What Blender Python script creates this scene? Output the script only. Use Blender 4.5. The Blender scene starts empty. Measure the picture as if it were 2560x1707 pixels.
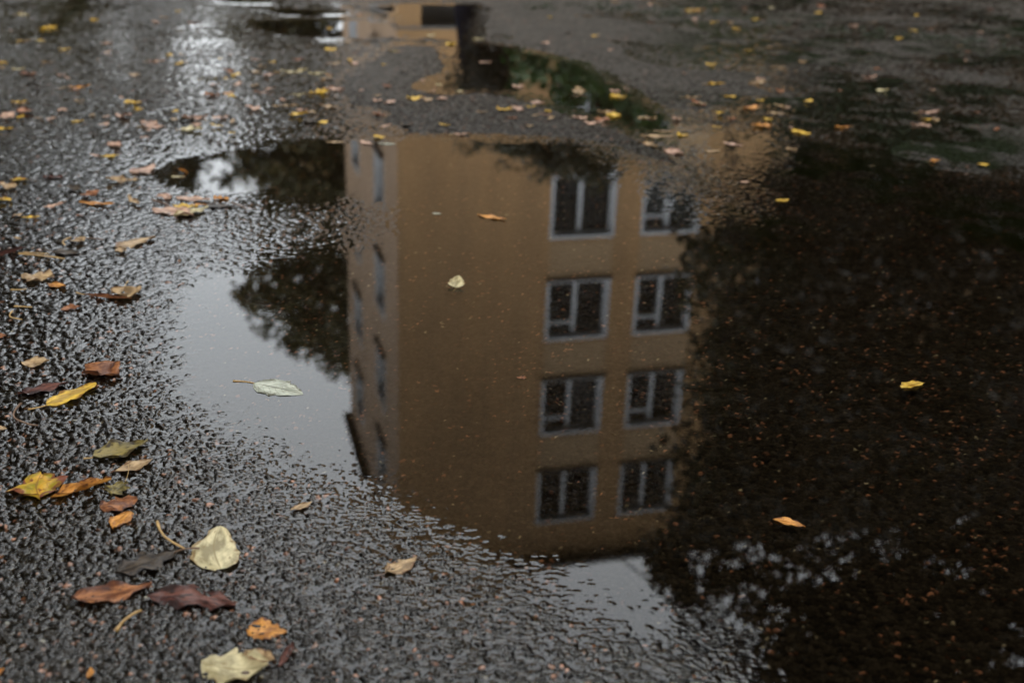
import bpy, bmesh, math, random
import numpy as np
from mathutils import Matrix, Vector

# ------------------------------------------------------------------ camera, sky, sun, exposure
CAM_H = 0.80
PITCH, ROLL = 0.40125288, 0.03780763
LENS = 40.0
FPX = LENS / 36.0 * 2560.0
scene = bpy.context.scene
col = scene.collection


def cam_basis():
    f = Vector((0, math.cos(PITCH), -math.sin(PITCH)))
    r = Vector((1, 0, 0))
    u = r.cross(f)
    c, s = math.cos(ROLL), math.sin(ROLL)
    return r * c + u * s, u * c - r * s, f


CR, CU, CF = cam_basis()
cd = bpy.data.cameras.new('camera')
cam = bpy.data.objects.new('camera', cd)
col.objects.link(cam)
cam.matrix_world = Matrix(((CR.x, CU.x, -CF.x, 0), (CR.y, CU.y, -CF.y, 0), (CR.z, CU.z, -CF.z, CAM_H), (0, 0, 0, 1)))
cd.lens = LENS
cd.sensor_width = 36.0
cd.clip_start = 0.05
cd.clip_end = 2000
cd.dof.use_dof = True
cd.dof.focus_distance = 1.72
cd.dof.aperture_fstop = 3.7
cd.dof.aperture_blades = 0
scene.camera = cam

SUN_EL, SUN_AZ = math.radians(48), math.radians(200)
world = bpy.data.worlds.new('World')
scene.world = world
world.use_nodes = True
wn, wl = world.node_tree.nodes, world.node_tree.links
wn.clear()
w_out = wn.new('ShaderNodeOutputWorld')
w_bg = wn.new('ShaderNodeBackground')
w_sky = wn.new('ShaderNodeTexSky')
w_sky.sky_type = 'NISHITA'
w_sky.sun_disc = False
w_sky.sun_elevation = SUN_EL
w_sky.sun_rotation = SUN_AZ
w_sky.air_density = 1.2
w_sky.dust_density = 4.0
w_sky.ozone_density = 1.0
# overcast: an even pale cloud deck over the clear sky
w_mix = wn.new('ShaderNodeMix')
w_mix.data_type = 'RGBA'
w_mix.inputs['Factor'].default_value = 0.88
w_tc = wn.new('ShaderNodeTexCoord')
w_no = wn.new('ShaderNodeTexNoise')
w_no.inputs['Scale'].default_value = 2.2
w_no.inputs['Detail'].default_value = 5
w_map = wn.new('ShaderNodeMapping')
w_map.inputs['Scale'].default_value = (1, 1, 2.5)
w_rmp = wn.new('ShaderNodeValToRGB')
w_rmp.color_ramp.elements[0].position = 0.3
w_rmp.color_ramp.elements[0].color = (0.80, 0.85, 0.885, 1)
w_rmp.color_ramp.elements[1].position = 0.72
w_rmp.color_ramp.elements[1].color = (1.0, 1.03, 1.05, 1)
w_scl = wn.new('ShaderNodeVectorMath')
w_scl.operation = 'SCALE'
w_scl.inputs['Scale'].default_value = 12.0
wl.new(w_tc.outputs['Generated'], w_map.inputs[0])
wl.new(w_map.outputs[0], w_no.inputs['Vector'])
wl.new(w_no.outputs['Fac'], w_rmp.inputs[0])
wl.new(w_rmp.outputs[0], w_scl.inputs[0])
# the standard overcast sky: three times as bright overhead as at the horizon
w_sep = wn.new('ShaderNodeSeparateXYZ')
wl.new(w_tc.outputs['Generated'], w_sep.inputs[0])
w_cie = wn.new('ShaderNodeMath')
w_cie.operation = 'MULTIPLY_ADD'
w_cie.use_clamp = False
w_max = wn.new('ShaderNodeMath')
w_max.operation = 'MAXIMUM'
w_max.inputs[1].default_value = 0.0
wl.new(w_sep.outputs[2], w_max.inputs[0])
wl.new(w_max.outputs[0], w_cie.inputs[0])
w_cie.inputs[1].default_value = 12.0 * 1.10
w_cie.inputs[2].default_value = 12.0 * 0.55
wl.new(w_cie.outputs[0], w_scl.inputs['Scale'])
wl.new(w_sky.outputs[0], w_mix.inputs['A'])
wl.new(w_scl.outputs[0], w_mix.inputs['B'])
wl.new(w_mix.outputs['Result'], w_bg.inputs['Color'])
w_bg.inputs['Strength'].default_value = 0.10
wl.new(w_bg.outputs[0], w_out.inputs[0])

sd_ = bpy.data.lights.new('sun', 'SUN')
sd_.energy = 0.5
sd_.angle = math.radians(25)
sd_.color = (1.0, 0.96, 0.9)
sun = bpy.data.objects.new('sun', sd_)
col.objects.link(sun)
sdir = Vector((math.sin(SUN_AZ) * math.cos(SUN_EL), math.cos(SUN_AZ) * math.cos(SUN_EL), math.sin(SUN_EL)))
sun.rotation_euler = sdir.to_track_quat('Z', 'Y').to_euler()

vs = scene.view_settings
vs.view_transform = 'Standard'
vs.look = 'None'
vs.gamma = 1.0
vs.exposure = 1.78
vs.use_curve_mapping = False
scene.cycles.use_denoising = True
scene.cycles.denoiser = 'OPENIMAGEDENOISE'
scene.cycles.max_bounces = 8
scene.cycles.transparent_max_bounces = 8
scene.cycles.sample_clamp_indirect = 6.0

random.seed(7)
rng = np.random.default_rng(11)
PI = math.pi


# ------------------------------------------------------------------ pixel helpers (where things stand in the place)
def ray(px, py):
    d = CR * ((px - 1280) / FPX) + CU * (-(py - 853.5) / FPX) + CF
    return d.normalized()


def gp(px, py, z=0.0):
    """ground point seen at a photograph pixel"""
    d = ray(px, py)
    t = (z - CAM_H) / d.z
    return Vector((d.x * t, d.y * t, z))


def rp(px, py, dist):
    """point at a horizontal distance whose mirror image in still water is seen at a pixel"""
    d = ray(px, py)
    k = dist / math.hypot(d.x, d.y)
    return Vector((d.x * k, d.y * k, -d.z * k - CAM_H))


# ------------------------------------------------------------------ materials
MATS = {}


def mat(name):
    m = bpy.data.materials.new(name)
    m.use_nodes = True
    m.node_tree.nodes.clear()
    return m, m.node_tree.nodes, m.node_tree.links


def out(n, l, sh):
    o = n.new('ShaderNodeOutputMaterial')
    l.new(sh, o.inputs['Surface'])


def noise(n, l, scale, detail=4, rough=0.55, vec=None, coords='Object'):
    t = n.new('ShaderNodeTexNoise')
    t.inputs['Scale'].default_value = scale
    t.inputs['Detail'].default_value = detail
    t.inputs['Roughness'].default_value = rough
    if vec is None:
        tc = n.new('ShaderNodeTexCoord')
        vec = tc.outputs[coords]
    l.new(vec, t.inputs['Vector'])
    return t


def ramp(n, l, fac, stops):
    r = n.new('ShaderNodeValToRGB')
    e = r.color_ramp.elements
    while len(e) < len(stops):
        e.new(0.5)
    for i, (p, c) in enumerate(stops):
        e[i].position = p
        e[i].color = (*c, 1) if len(c) == 3 else c
    l.new(fac, r.inputs[0])
    return r


def mixc(n, l, fac, a, b, mode='MIX'):
    m = n.new('ShaderNodeMix')
    m.data_type = 'RGBA'
    m.blend_type = mode
    for sock, v in (('Factor', fac), ('A', a), ('B', b)):
        if isinstance(v, (int, float)):
            m.inputs[sock].default_value = v
        elif isinstance(v, tuple):
            m.inputs[sock].default_value = (*v, 1)
        else:
            l.new(v, m.inputs[sock])
    return m.outputs['Result']


def math_(n, l, op, a, b=None, clamp=False):
    m = n.new('ShaderNodeMath')
    m.operation = op
    m.use_clamp = clamp
    for i, v in enumerate((a, b)):
        if v is None:
            continue
        if isinstance(v, (int, float)):
            m.inputs[i].default_value = v
        else:
            l.new(v, m.inputs[i])
    return m.outputs[0]


def princ(n, color=None, rough=0.6, **kw):
    p = n.new('ShaderNodeBsdfPrincipled')
    if color is not None:
        p.inputs['Base Color'].default_value = (*color, 1)
    p.inputs['Roughness'].default_value = rough
    for k, v in kw.items():
        p.inputs[k].default_value = v
    return p


def simple_mat(name, c1, c2, scale, rough=0.7, bump=0.0, bscale=None, **kw):
    m, n, l = mat(name)
    t = noise(n, l, scale, 5)
    r = ramp(n, l, t.outputs['Fac'], [(0.3, c1), (0.7, c2)])
    p = princ(n, None, rough, **kw)
    l.new(r.outputs[0], p.inputs['Base Color'])
    if bump:
        tb = noise(n, l, bscale or scale * 6, 6)
        b = n.new('ShaderNodeBump')
        b.inputs['Strength'].default_value = bump
        b.inputs['Distance'].default_value = 0.02
        l.new(tb.outputs['Fac'], b.inputs['Height'])
        l.new(b.outputs[0], p.inputs['Normal'])
    out(n, l, p.outputs[0])
    MATS[name] = m
    return m


# wet asphalt: stone colours come with the mesh, film of water as a coat
m, n, l = mat('wet_asphalt')
at = n.new('ShaderNodeAttribute')
at.attribute_name = 'stone_colour'
af = n.new('ShaderNodeAttribute')
af.attribute_name = 'coarse'
tc = n.new('ShaderNodeTexCoord')
t1 = noise(n, l, 420, 3, vec=tc.outputs['Object'])
r1 = ramp(n, l, t1.outputs['Fac'], [(0.25, (0.45, 0.45, 0.45)), (0.75, (1.5, 1.5, 1.5))])
c = mixc(n, l, 1.0, at.outputs['Color'], r1.outputs[0], 'MULTIPLY')
p = princ(n, None, 0.8)
p.inputs['Specular IOR Level'].default_value = 0.0
p.inputs['Coat IOR'].default_value = 1.33
ac = n.new('ShaderNodeAttribute')
ac.attribute_name = 'above_water'
cw = math_(n, l, 'MULTIPLY', ac.outputs['Fac'], math_(n, l, 'SUBTRACT', 1.0, math_(n, l, 'MULTIPLY', af.outputs['Fac'], 0.5)))
l.new(cw, p.inputs['Coat Weight'])
l.new(math_(n, l, 'ADD', math_(n, l, 'MULTIPLY', af.outputs['Fac'], 0.38), 0.05), p.inputs['Coat Roughness'])
l.new(c, p.inputs['Base Color'])
v1 = n.new('ShaderNodeTexVoronoi')
v1.inputs['Scale'].default_value = 105
l.new(tc.outputs['Object'], v1.inputs['Vector'])
t2 = noise(n, l, 300, 4, 0.6, vec=tc.outputs['Object'])
b1 = n.new('ShaderNodeBump')
b1.inputs['Distance'].default_value = 0.0012
b1.inputs['Strength'].default_value = 0.2
l.new(t2.outputs['Fac'], b1.inputs['Height'])
b2 = n.new('ShaderNodeBump')
b2.inputs['Distance'].default_value = 0.0045
b2.invert = True
l.new(math_(n, l, 'MULTIPLY', af.outputs['Fac'], 0.5), b2.inputs['Strength'])
l.new(v1.outputs['Distance'], b2.inputs['Height'])
l.new(b1.outputs[0], b2.inputs['Normal'])
l.new(b2.outputs[0], p.inputs['Normal'])
b3 = n.new('ShaderNodeBump')
b3.inputs['Distance'].default_value = 0.0045
b3.invert = True
l.new(math_(n, l, 'MULTIPLY', af.outputs['Fac'], 0.5), b3.inputs['Strength'])
l.new(v1.outputs['Distance'], b3.inputs['Height'])
l.new(b3.outputs[0], p.inputs['Coat Normal'])
out(n, l, p.outputs[0])
MATS['wet_asphalt'] = m

# still rain water: mirror by Fresnel, clear brownish below
m, n, l = mat('puddle_water')
fr = n.new('ShaderNodeFresnel')
fr.inputs['IOR'].default_value = 1.333
gl = n.new('ShaderNodeBsdfGlossy')
gl.inputs['Roughness'].default_value = 0.0
gl.inputs['Color'].default_value = (1, 1, 1, 1)
tr = n.new('ShaderNodeBsdfTransparent')
tr.inputs['Color'].default_value = (0.78, 0.70, 0.58, 1)
mx = n.new('ShaderNodeMixShader')
l.new(fr.outputs[0], mx.inputs[0])
l.new(tr.outputs[0], mx.inputs[1])
l.new(gl.outputs[0], mx.inputs[2])
out(n, l, mx.outputs[0])
MATS['water'] = m

m, n, l = mat('ochre_render')
tc = n.new('ShaderNodeTexCoord')
mp = n.new('ShaderNodeMapping')
mp.inputs['Scale'].default_value = (1.6, 1.6, 0.16)
l.new(tc.outputs['Object'], mp.inputs[0])
ta = noise(n, l, 1.0, 5, 0.6, vec=mp.outputs[0])
tb = noise(n, l, 0.35, 4, 0.6, vec=tc.outputs['Object'])
ra = ramp(n, l, ta.outputs['Fac'], [(0.28, (0.74, 0.74, 0.74)), (0.62, (1.06, 1.04, 1.0))])
rb = ramp(n, l, tb.outputs['Fac'], [(0.3, (0.245, 0.145, 0.064)), (0.7, (0.325, 0.198, 0.093))])
p = princ(n, None, 0.85)
l.new(mixc(n, l, 1.0, rb.outputs[0], ra.outputs[0], 'MULTIPLY'), p.inputs['Base Color'])
out(n, l, p.outputs[0])
MATS['ochre_render'] = m
simple_mat('ochre_panel', (0.265, 0.178, 0.097), (0.32, 0.22, 0.122), 0.5, 0.85, 0.15, 40)
simple_mat('taupe_render', (0.285, 0.19, 0.115), (0.345, 0.23, 0.145), 0.35, 0.85, 0.15, 40)
simple_mat('grey_plinth', (0.17, 0.165, 0.16), (0.22, 0.215, 0.21), 0.8, 0.8, 0.2, 30)
simple_mat('white_paint', (0.33, 0.35, 0.375), (0.41, 0.43, 0.455), 3.0, 0.5)
simple_mat('sill_metal', (0.045, 0.035, 0.03), (0.06, 0.05, 0.04), 5.0, 0.5)
simple_mat('roof_felt', (0.05, 0.05, 0.05), (0.08, 0.08, 0.08), 3.0, 0.9)
simple_mat('gutter_grey', (0.16, 0.17, 0.18), (0.22, 0.23, 0.24), 3.0, 0.6)
simple_mat('curtain_cloth', (0.05, 0.05, 0.06), (0.10, 0.10, 0.105), 2.0, 0.9)
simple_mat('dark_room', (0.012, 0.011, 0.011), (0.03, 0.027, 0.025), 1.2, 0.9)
simple_mat('bark', (0.025, 0.024, 0.026), (0.06, 0.05, 0.042), 7.0, 0.9, 0.6, 22)
simple_mat('navy_bark', (0.003, 0.0035, 0.008), (0.008, 0.009, 0.018), 7.0, 0.9, 0.6, 22, **{'Specular IOR Level': 0.05})
simple_mat('cable_black', (0.02, 0.02, 0.02), (0.04, 0.04, 0.04), 7.0, 0.6)
simple_mat('soil', (0.02, 0.016, 0.01), (0.045, 0.036, 0.024), 6.0, 0.95, 0.4, 60)

m, n, l = mat('pane_glass')
p = princ(n, (0.02, 0.02, 0.022), 0.03)
p.inputs['IOR'].default_value = 1.5
tr = n.new('ShaderNodeBsdfTransparent')
tr.inputs['Color'].default_value = (0.75, 0.77, 0.78, 1)
gl = n.new('ShaderNodeBsdfGlossy')
gl.inputs['Roughness'].default_value = 0.02
fr = n.new('ShaderNodeFresnel')
fr.inputs['IOR'].default_value = 1.22
mx = n.new('ShaderNodeMixShader')
l.new(fr.outputs[0], mx.inputs[0])
l.new(tr.outputs[0], mx.inputs[1])
l.new(gl.outputs[0], mx.inputs[2])
out(n, l, mx.outputs[0])
MATS['glass'] = m


def foliage_mat(name, stops):
    m, n, l = mat(name)
    at = n.new('ShaderNodeAttribute')
    at.attribute_name = 'tint'
    r = ramp(n, l, at.outputs['Fac'], stops)
    p = princ(n, None, 0.55)
    l.new(r.outputs[0], p.inputs['Base Color'])
    t = n.new('ShaderNodeBsdfTranslucent')
    l.new(r.outputs[0], t.inputs['Color'])
    mx = n.new('ShaderNodeMixShader')
    mx.inputs[0].default_value = 0.25
    l.new(p.outputs[0], mx.inputs[1])
    l.new(t.outputs[0], mx.inputs[2])
    out(n, l, mx.outputs[0])
    MATS[name] = m


foliage_mat('foliage_olive', [(0.0, (0.030, 0.030, 0.010)), (0.55, (0.055, 0.055, 0.016)), (0.85, (0.10, 0.075, 0.02)), (1.0, (0.17, 0.10, 0.03))])
foliage_mat('foliage_dark', [(0.0, (0.018, 0.022, 0.008)), (0.6, (0.035, 0.036, 0.012)), (0.9, (0.06, 0.045, 0.015)), (1.0, (0.10, 0.06, 0.02))])
foliage_mat('foliage_black', [(0.0, (0.010, 0.010, 0.005)), (0.6, (0.016, 0.014, 0.007)), (1.0, (0.032, 0.022, 0.010))])
foliage_mat('foliage_green', [(0.0, (0.020, 0.045, 0.010)), (0.6, (0.035, 0.075, 0.016)), (1.0, (0.06, 0.10, 0.02))])
foliage_mat('moss_green', [(0.0, (0.012, 0.018, 0.006)), (0.6, (0.022, 0.030, 0.009)), (1.0, (0.045, 0.05, 0.015))])


# fallen leaves: leaf space comes as UV (U along the rib, V across)
def leaf_mat(name, c1, c2, spot, vein, spot_amt=0.5):
    spot_amt += 0.30
    m, n, l = mat(name)
    uv = n.new('ShaderNodeUVMap')
    sep = n.new('ShaderNodeSeparateXYZ')
    l.new(uv.outputs[0], sep.inputs[0])
    u, v = sep.outputs[0], sep.outputs[1]
    oi = n.new('ShaderNodeObjectInfo')
    addv = n.new('ShaderNodeVectorMath')
    addv.operation = 'ADD'
    comb = n.new('ShaderNodeCombineXYZ')
    k = math_(n, l, 'MULTIPLY', oi.outputs['Random'], 37.0)
    l.new(k, comb.inputs[2])
    l.new(uv.outputs[0], addv.inputs[0])
    l.new(comb.outputs[0], addv.inputs[1])
    nz = noise(n, l, 2.6, 5, 0.6, vec=addv.outputs[0])
    K = 1.1
    c1, c2, spot, vein = [tuple(K * q * (0.58 if i == 0 else 1.15 if i == 1 else 0.85) for q in cc) for i, cc in enumerate((c1, c2, spot, vein))]
    base = ramp(n, l, nz.outputs['Fac'], [(0.40, c1), (0.60, c2)]).outputs[0]
    av = math_(n, l, 'ABSOLUTE', math_(n, l, 'SUBTRACT', v, 0.5))
    # midrib and side veins
    rib = math_(n, l, 'LESS_THAN', av, 0.022)
    ph = math_(n, l, 'SUBTRACT', math_(n, l, 'MULTIPLY', u, 7.5), math_(n, l, 'MULTIPLY', av, 4.2))
    frac = math_(n, l, 'FRACT', ph)
    sv = math_(n, l, 'LESS_THAN', frac, 0.10)
    ve = math_(n, l, 'MAXIMUM', math_(n, l, 'MULTIPLY', rib, 0.75), math_(n, l, 'MULTIPLY', sv, 0.38))
    base = mixc(n, l, ve, base, vein)
    # decay towards the rim and in blotches
    nz2 = noise(n, l, 6.0, 4, 0.65, vec=addv.outputs[0])
    e = math_(n, l, 'MULTIPLY', math_(n, l, 'POWER', math_(n, l, 'MULTIPLY', av, 2.0), 3.0), 0.22)
    sp = math_(n, l, 'ADD', nz2.outputs['Fac'], e)
    spm = ramp(n, l, sp, [(0.78 - 0.28 * spot_amt, (0, 0, 0)), (0.90 - 0.28 * spot_amt, (1, 1, 1))]).outputs[0]
    base = mixc(n, l, spm, base, spot)
    p = princ(n, None, 0.5)
    l.new(base, p.inputs['Base Color'])
    p.inputs['Specular IOR Level'].default_value = 0.12
    p.inputs['Coat Weight'].default_value = 0.25
    p.inputs['Coat IOR'].default_value = 1.33
    p.inputs['Coat Roughness'].default_value = 0.15
    b = n.new('ShaderNodeBump')
    b.inputs['Strength'].default_value = 0.6
    b.inputs['Distance'].default_value = 0.0012
    hh = math_(n, l, 'ADD', math_(n, l, 'MULTIPLY', ve, 0.8), nz2.outputs['Fac'])
    l.new(hh, b.inputs['Height'])
    l.new(b.outputs[0], p.inputs['Normal'])
    t = n.new('ShaderNodeBsdfTranslucent')
    l.new(base, t.inputs['Color'])
    mx = n.new('ShaderNodeMixShader')
    mx.inputs[0].default_value = 0.15
    l.new(p.outputs[0], mx.inputs[1])
    l.new(t.outputs[0], mx.inputs[2])
    out(n, l, mx.outputs[0])
    MATS[name] = m


leaf_mat('leaf_cream', (0.42, 0.34, 0.17), (0.52, 0.44, 0.25), (0.26, 0.17, 0.07), (0.28, 0.21, 0.09), 0.25)
leaf_mat('leaf_yellow', (0.58, 0.33, 0.03), (0.60, 0.38, 0.05), (0.22, 0.10, 0.02), (0.46, 0.30, 0.06), 0.3)
leaf_mat('leaf_lime', (0.42, 0.34, 0.02), (0.50, 0.27, 0.03), (0.20, 0.06, 0.03), (0.25, 0.12, 0.03), 0.5)
leaf_mat('leaf_orange', (0.46, 0.17, 0.025), (0.54, 0.24, 0.05), (0.13, 0.045, 0.018), (0.22, 0.09, 0.03), 0.35)
leaf_mat('leaf_rust', (0.20, 0.065, 0.025), (0.30, 0.12, 0.045), (0.07, 0.026, 0.014), (0.14, 0.05, 0.02), 0.45)
leaf_mat('leaf_maroon', (0.085, 0.030, 0.022), (0.14, 0.055, 0.038), (0.03, 0.014, 0.011), (0.06, 0.022, 0.016), 0.5)
leaf_mat('leaf_dark', (0.028, 0.019, 0.013), (0.055, 0.037, 0.022), (0.016, 0.011, 0.008), (0.07, 0.05, 0.03), 0.4)
leaf_mat('leaf_pink', (0.42, 0.25, 0.17), (0.50, 0.32, 0.22), (0.20, 0.09, 0.06), (0.26, 0.14, 0.09), 0.35)
leaf_mat('leaf_tan', (0.30, 0.19, 0.09), (0.40, 0.27, 0.14), (0.16, 0.08, 0.035), (0.22, 0.12, 0.05), 0.4)
leaf_mat('leaf_olive', (0.11, 0.085, 0.022), (0.20, 0.15, 0.045), (0.05, 0.034, 0.013), (0.24, 0.19, 0.08), 0.45)
leaf_mat('leaf_pale', (0.42, 0.43, 0.32), (0.42, 0.42, 0.33), (0.07, 0.06, 0.02), (0.03, 0.026, 0.008), 0.25)
simple_mat('stalk_gold', (0.30, 0.17, 0.05), (0.42, 0.26, 0.09), 60, 0.5)
simple_mat('stalk_brown', (0.09, 0.045, 0.022), (0.15, 0.08, 0.04), 60, 0.5)


# ------------------------------------------------------------------ object helpers
def link(o, parent=None):
    col.objects.link(o)
    if parent is not None:
        o.parent = parent
    return o


def tag(o, label=None, cat=None, group=None, kind=None):
    if label:
        o['label'] = label
    if cat:
        o['category'] = cat
    if group:
        o['group'] = group
    if kind:
        o['kind'] = kind
    return o


def empty(name, loc=(0, 0, 0), rz=0.0):
    o = bpy.data.objects.new(name, None)
    o.location = loc
    o.rotation_euler = (0, 0, rz)
    return link(o)


def mesh_obj(name, verts, faces, material, parent=None, smooth=False):
    me = bpy.data.meshes.new(name)
    me.from_pydata(verts, [], faces)
    me.materials.append(MATS[material])
    if smooth:
        me.polygons.foreach_set('use_smooth', [True] * len(me.polygons))
    me.update()
    return link(bpy.data.objects.new(name, me), parent)


def box_vf(x0, x1, y0, y1, z0, z1, V=None, F=None):
    V = [] if V is None else V
    F = [] if F is None else F
    b = len(V)
    V += [(x0, y0, z0), (x1, y0, z0), (x1, y1, z0), (x0, y1, z0), (x0, y0, z1), (x1, y0, z1), (x1, y1, z1), (x0, y1, z1)]
    for f in ((0, 3, 2, 1), (4, 5, 6, 7), (0, 1, 5, 4), (1, 2, 6, 5), (2, 3, 7, 6), (3, 0, 4, 7)):
        F.append(tuple(b + i for i in f))
    return V, F


def tube_vf(pts, radii, seg=8, V=None, F=None):
    V = [] if V is None else V
    F = [] if F is None else F
    prev = None
    up = Vector((0, 0, 1))
    for i, p in enumerate(pts):
        p = Vector(p)
        a = Vector(pts[max(i - 1, 0)])
        b = Vector(pts[min(i + 1, len(pts) - 1)])
        d = (b - a).normalized()
        x = d.cross(up)
        if x.length < 0.1:
            x = d.cross(Vector((1, 0, 0)))
        x.normalize()
        y = x.cross(d)
        base = len(V)
        for k in range(seg):
            t = 2 * PI * k / seg
            V.append(tuple(p + x * math.cos(t) * radii[i] + y * math.sin(t) * radii[i]))
        if prev is not None:
            for k in range(seg):
                F.append((prev + k, prev + (k + 1) % seg, base + (k + 1) % seg, base + k))
        else:
            F.append(tuple(base + k for k in range(seg))[::-1])
        prev = base
    F.append(tuple(prev + k for k in range(seg)))
    return V, F


# ------------------------------------------------------------------ numpy noise
def hsh(ix, iy, k):
    h = (ix.astype(np.int64) * 374761393 + iy.astype(np.int64) * 668265263 + k * 974634541) & 0xFFFFFFFF
    h = ((h ^ (h >> 13)) * 1274126177) & 0xFFFFFFFF
    h = ((h ^ (h >> 16)) * 2246822519) & 0xFFFFFFFF
    return ((h ^ (h >> 15)) & 0xFFFFFF).astype(np.float32) / 16777216.0


def vnoise(x, y, k=0):
    ix, iy = np.floor(x), np.floor(y)
    fx, fy = x - ix, y - iy
    fx = fx * fx * (3 - 2 * fx)
    fy = fy * fy * (3 - 2 * fy)
    a, b = hsh(ix, iy, k), hsh(ix + 1, iy, k)
    c, d = hsh(ix, iy + 1, k), hsh(ix + 1, iy + 1, k)
    return (a * (1 - fx) + b * fx) * (1 - fy) + (c * (1 - fx) + d * fx) * fy


def fbm(x, y, k=0, o=3):
    s, a, t = 0, 1.0, 0
    for i in range(o):
        s = s + a * vnoise(x * 2 ** i + 17.3 * i, y * 2 ** i + 5.1 * i, k + i)
        t += a
        a *= 0.5
    return s / t - 0.5


def cells(x, y, size, k):
    """nearest and second nearest jittered cell points, and the hash of the nearest cell"""
    gx, gy = x / size, y / size
    ix, iy = np.floor(gx), np.floor(gy)
    f1 = np.full(x.shape, 9.0, np.float32)
    f2 = f1.copy()
    cx, cy = np.zeros_like(ix), np.zeros_like(iy)
    for dx in (-1, 0, 1):
        for dy in (-1, 0, 1):
            jx, jy = ix + dx, iy + dy
            px = jx + 0.12 + 0.76 * hsh(jx, jy, k)
            py = jy + 0.12 + 0.76 * hsh(jx, jy, k + 1)
            d = np.hypot(gx - px, gy - py).astype(np.float32)
            near = d < f1
            f2 = np.where(near, f1, np.minimum(f2, d))
            cx = np.where(near, jx, cx)
            cy = np.where(near, jy, cy)
            f1 = np.where(near, d, f1)
    return f1, f2, cx, cy


def smooth(a, b, x):
    t = np.clip((x - a) / (b - a), 0, 1)
    return t * t * (3 - 2 * t)


def smax(a, b, k):
    h = np.maximum(k - np.abs(a - b), 0) / k
    return np.maximum(a, b) + h * h * k * 0.25


# ------------------------------------------------------------------ the ground: puddle outlines on the pavement
def poly(pts):
    return np.array([[gp(x, y).x, gp(x, y).y] for x, y in pts], np.float64)


MAIN = poly([(372, 438), (392, 418), (440, 398), (505, 382), (610, 363), (697, 354), (827, 349), (936, 346), (1045, 345), (1175, 345), (1306, 350),
             (1415, 356), (1500, 372), (1580, 398), (1660, 425), (1740, 465), (1830, 502), (1890, 545), (1905, 520), (1850, 470), (1775, 425), (1715, 395),
             (1660, 362), (1600, 338), (1540, 316), (1480, 294), (1420, 277), (1330, 249), (1250, 233), (1190, 226), (1110, 231), (1062, 222), (1085, 205),
             (1140, 186), (1132, 150), (1120, 104), (1060, 98), (993, 95), (890, 98), (798, 95), (707, 88), (640, 68), (622, 58), (660, 52), (760, 50),
             (853, 52), (940, 55), (993, 58), (1003, 40), (960, 27), (925, 18), (1000, 13), (1100, 12), (1185, 14), (1200, 24), (1180, 62), (1180, 88), (1180, 110),
             (1235, 112), (1300, 128), (1370, 143), (1440, 160), (1500, 193), (1570, 238), (1640, 276), (1710, 305), (1790, 326), (1880, 338), (1990, 352),
             (2120, 378), (2300, 415), (2560, 455), (3000, 520), (3600, 900), (3400, 1700), (2700, 1950), (1850, 1800), (1770, 1680), (1660, 1615),
             (1580, 1585), (1500, 1550), (1430, 1500), (1380, 1445), (1330, 1412), (1250, 1385), (1150, 1335), (1050, 1285), (960, 1245), (890, 1212),
             (820, 1175), (740, 1120), (660, 1075), (590, 1035), (520, 1005), (470, 975), (440, 930), (436, 860), (440, 800), (428, 750), (440, 710),
             (480, 685), (560, 668), (650, 650), (740, 625), (810, 598), (862, 570), (900, 545), (905, 535), (870, 524), (810, 515), (720, 506), (620, 500), (530, 494), (455, 482),
             (405, 465)])
SMALL = [poly([(505, -14), (540, 3), (590, 9), (640, 10), (668, 8), (640, 2), (600, -14)]),
         poly([(236, -12), (200, 26), (168, 60), (128, 88), (100, 92), (120, 72), (150, 40), (180, 8), (190, -14)]),
         poly([(655, 27), (720, 22), (790, 28), (830, 36), (770, 41), (700, 36)])]


def poly_sd(P, x, y):
    """signed distance, positive inside"""
    d2 = np.full(x.shape, 1e9, np.float32)
    ins = np.zeros(x.shape, bool)
    m = len(P)
    for i in range(m):
        ax, ay = P[i]
        bx, by = P[(i + 1) % m]
        ex, ey = bx - ax, by - ay
        t = np.clip(((x - ax) * ex + (y - ay) * ey) / (ex * ex + ey * ey + 1e-12), 0, 1)
        d2 = np.minimum(d2, (x - ax - t * ex) ** 2 + (y - ay - t * ey) ** 2)
        if ay != by:
            c = (ay > y) != (by > y)
            ins ^= c & (x < (bx - ax) * (y - ay) / (by - ay) + ax)
    return np.where(ins, 1, -1) * np.sqrt(d2)


# polar grid round the place where the photographer crouches, finest at arm's length
ang_f = np.arange(-0.585, 0.5851, 0.00182)
ang = np.concatenate([np.linspace(-1.35, -0.585, 42)[:-1], ang_f, np.linspace(0.585, 1.35, 42)[1:]])
rad = list(np.linspace(0.35, 0.93, 22))
while rad[-1] < 40:
    r = rad[-1]
    rad.append(r + 0.00170 * r * (r / 1.5) ** 0.55 * (1 if r < 9 else 4))
rad = np.array(rad)
NA, NR = len(ang), len(rad)
RR, AA = np.meshgrid(rad, ang, indexing='ij')
GX = (RR * np.sin(AA)).astype(np.float32)
GY = (RR * np.cos(AA)).astype(np.float32)

far_f = RR > 12
sdm = poly_sd(MAIN, GX, GY)
for P in SMALL:
    sdm = np.maximum(sdm, poly_sd(P, GX, GY))
sdm = sdm + 0.030 * fbm(GX * 9, GY * 9, 3, 3) * np.clip(RR / 1.6, 0.6, 1.6)


sdm = sdm + 0.22 * fbm(GX * 2.4, GY * 2.4, 13, 3) * smooth(0.5, 1.0, GX) * smooth(1.9, 2.5, RR)


def bump_at(px, py, rx):
    q = gp(px, py)
    return np.exp(-((GX - q.x) ** 2 + (GY - q.y) ** 2) / (rx * rx))


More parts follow.
